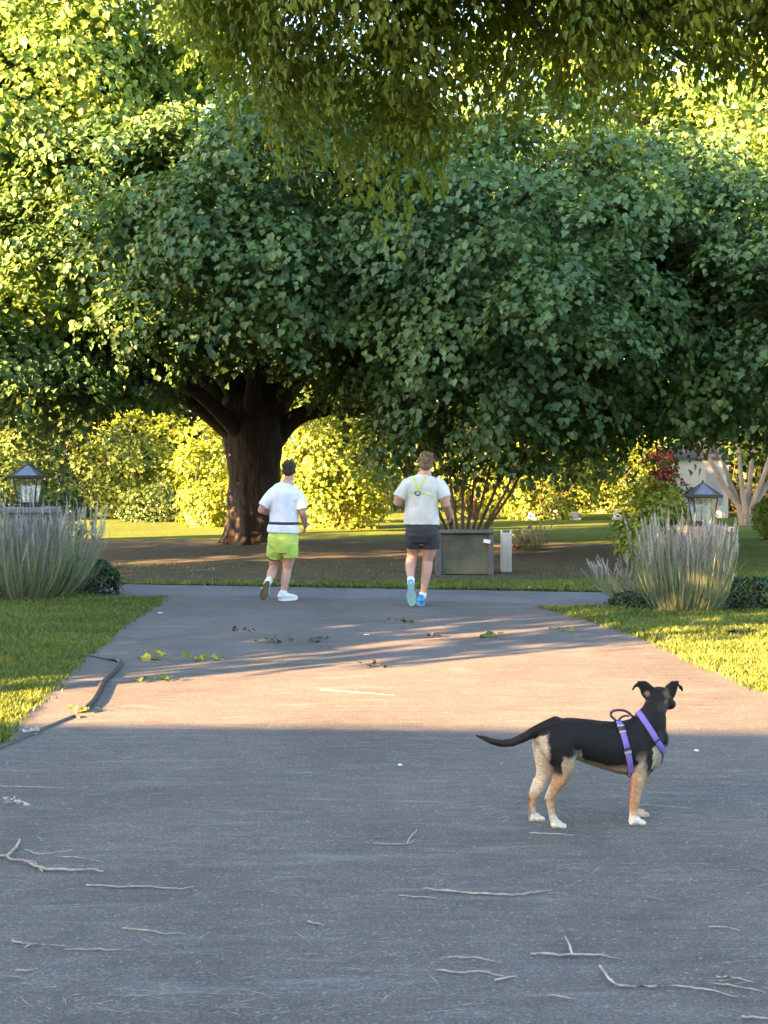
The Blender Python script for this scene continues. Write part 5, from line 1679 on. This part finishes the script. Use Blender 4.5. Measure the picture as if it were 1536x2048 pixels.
def back_ribbon(name, pts_, width, mat, parent, Q, bv, thick=.004, k=6):
    """flat strap laid over the back of the shirt"""
    pp_ = []
    for a, b in zip(pts_[:-1], pts_[1:]):
        for i in range(k):
            pp_.append((a[0] + (b[0] - a[0]) * i / k, a[1] + (b[1] - a[1]) * i / k))
    pp_.append(pts_[-1])
    ctr, nn = [], []
    for u, v in pp_:
        o_ = Q(u, v, -.6); h = bv.ray_cast(o_, Vector((0, 1, 0)), 1.2)
        if h[0] is None:
            continue
        ctr.append(h[0]); nn.append(h[1])
    m_ = MB()
    bm = m_.bm; prev = None
    for i, (c_, n_) in enumerate(zip(ctr, nn)):
        tdir = (ctr[min(i + 1, len(ctr) - 1)] - ctr[max(i - 1, 0)]).normalized()
        n_ = (n_ + Vector((0, -.6, 0))).normalized()
        s_ = tdir.cross(n_).normalized() * width / 2
        q = [bm.verts.new(c_ - s_ + n_ * (.006)), bm.verts.new(c_ + s_ + n_ * (.006)), bm.verts.new(c_ + s_ + n_ * .001), bm.verts.new(c_ - s_ + n_ * .001)]
        if prev:
            for j in range(4):
                bm.faces.new((prev[j], prev[(j + 1) % 4], q[(j + 1) % 4], q[j]))
        else:
            bm.faces.new(q)
        prev = q
    bm.faces.new(list(reversed(prev)))
    return m_.build(name, mat, parent)


back_ribbon('reflective_strap', [(828, 948.5), (830, 958), (835, 972), (838, 984)], .028, M['neon'], r2, Q2, bv2)
back_ribbon('reflective_strap', [(855, 948.5), (852, 958), (846, 972), (840, 984)], .028, M['neon'], r2, Q2, bv2)
back_ribbon('reflective_strap', [(812, 990), (822, 987.5), (832, 987)], .017, M['neon'], r2, Q2, bv2)
back_ribbon('reflective_strap', [(844, 987), (856, 991), (870, 995)], .017, M['neon'], r2, Q2, bv2)
ring = []
for k in range(15):
    a = 2 * math.pi * k / 14
    ring.append((837.5 + 5.2 * math.cos(a), 988 + 4.6 * math.sin(a)))
back_ribbon('back_ring', ring, .012, M['belt'], r2, Q2, bv2, k=2)
back_ribbon('logo_mark', [(835.5, 990), (837, 986), (839.5, 986), (838.5, 990)], .009, simple('silver_mark', (.7, .7, .7), bumpv=0), r2, Q2, bv2, k=2)
# bottle shape added to carry the dark shading of the right hand
hb = Q2(900.5, 1036, .24)
t = empty('hand_shade_bottle', hb, 'added dark bottle shape with a small white mark, for the shading at the hand of the broad shouldered runner', 'bottle')
m_ = MB(); m_.tube([hb + Vector((-.005, 0, .085)), hb + Vector((0, 0, .05)), hb, hb + Vector((.01, 0, -.06)), hb + Vector((.012, 0, -.075))], [.024, .034, .036, .034, .026], seg=18)
m_.build('flask', simple('maroon_flask', (.05, .015, .02), (.035, .012, .016), rough=.35, bumpv=0), t, True)
m_ = MB(); m_.tube([hb + Vector((-.005, 0, .085)), hb + Vector((-.008, 0, .115))], [.016, .012], seg=12); m_.build('cap', M['belt'], t, True)
m_ = MB(); m_.box(hb + Vector((-.01, -.036, .02)), (.03, .004, .008), Matrix.Rotation(.5, 4, 'Y')); m_.build('mark', simple('bottle_mark', (.75, .75, .78), bumpv=0), t)

# pale rock at the foot of the right clump, and a dark ball-like plant by the post
c = G(1447, 1216)
m_ = MB(); m_.ell(c + Vector((0, .02, .05)), (.10, .07, .07), sub=3)
tag(m_.organic('rock', simple('pale_rock', (.5, .49, .47), (.36, .36, .35), rough=.9, scale=12), None, voxel=.012, smooth=2, wob=.03, wscale=9), 'small pale rock at the right foot of the right grass clump', 'rock')
c = G(1046, 1099)
shrub('dark_plant', (c.x, c.y, .13), (.17, .15, .12), 'small round dark purple plant behind the white post, right of it', leaf_mat('purple_leaves', (.03, .012, .016), (.05, .018, .022), (.08, .03, .03), trans=.2), n=22, per=50, cr=.08, leaf=.035, seed=95, cat='plant')
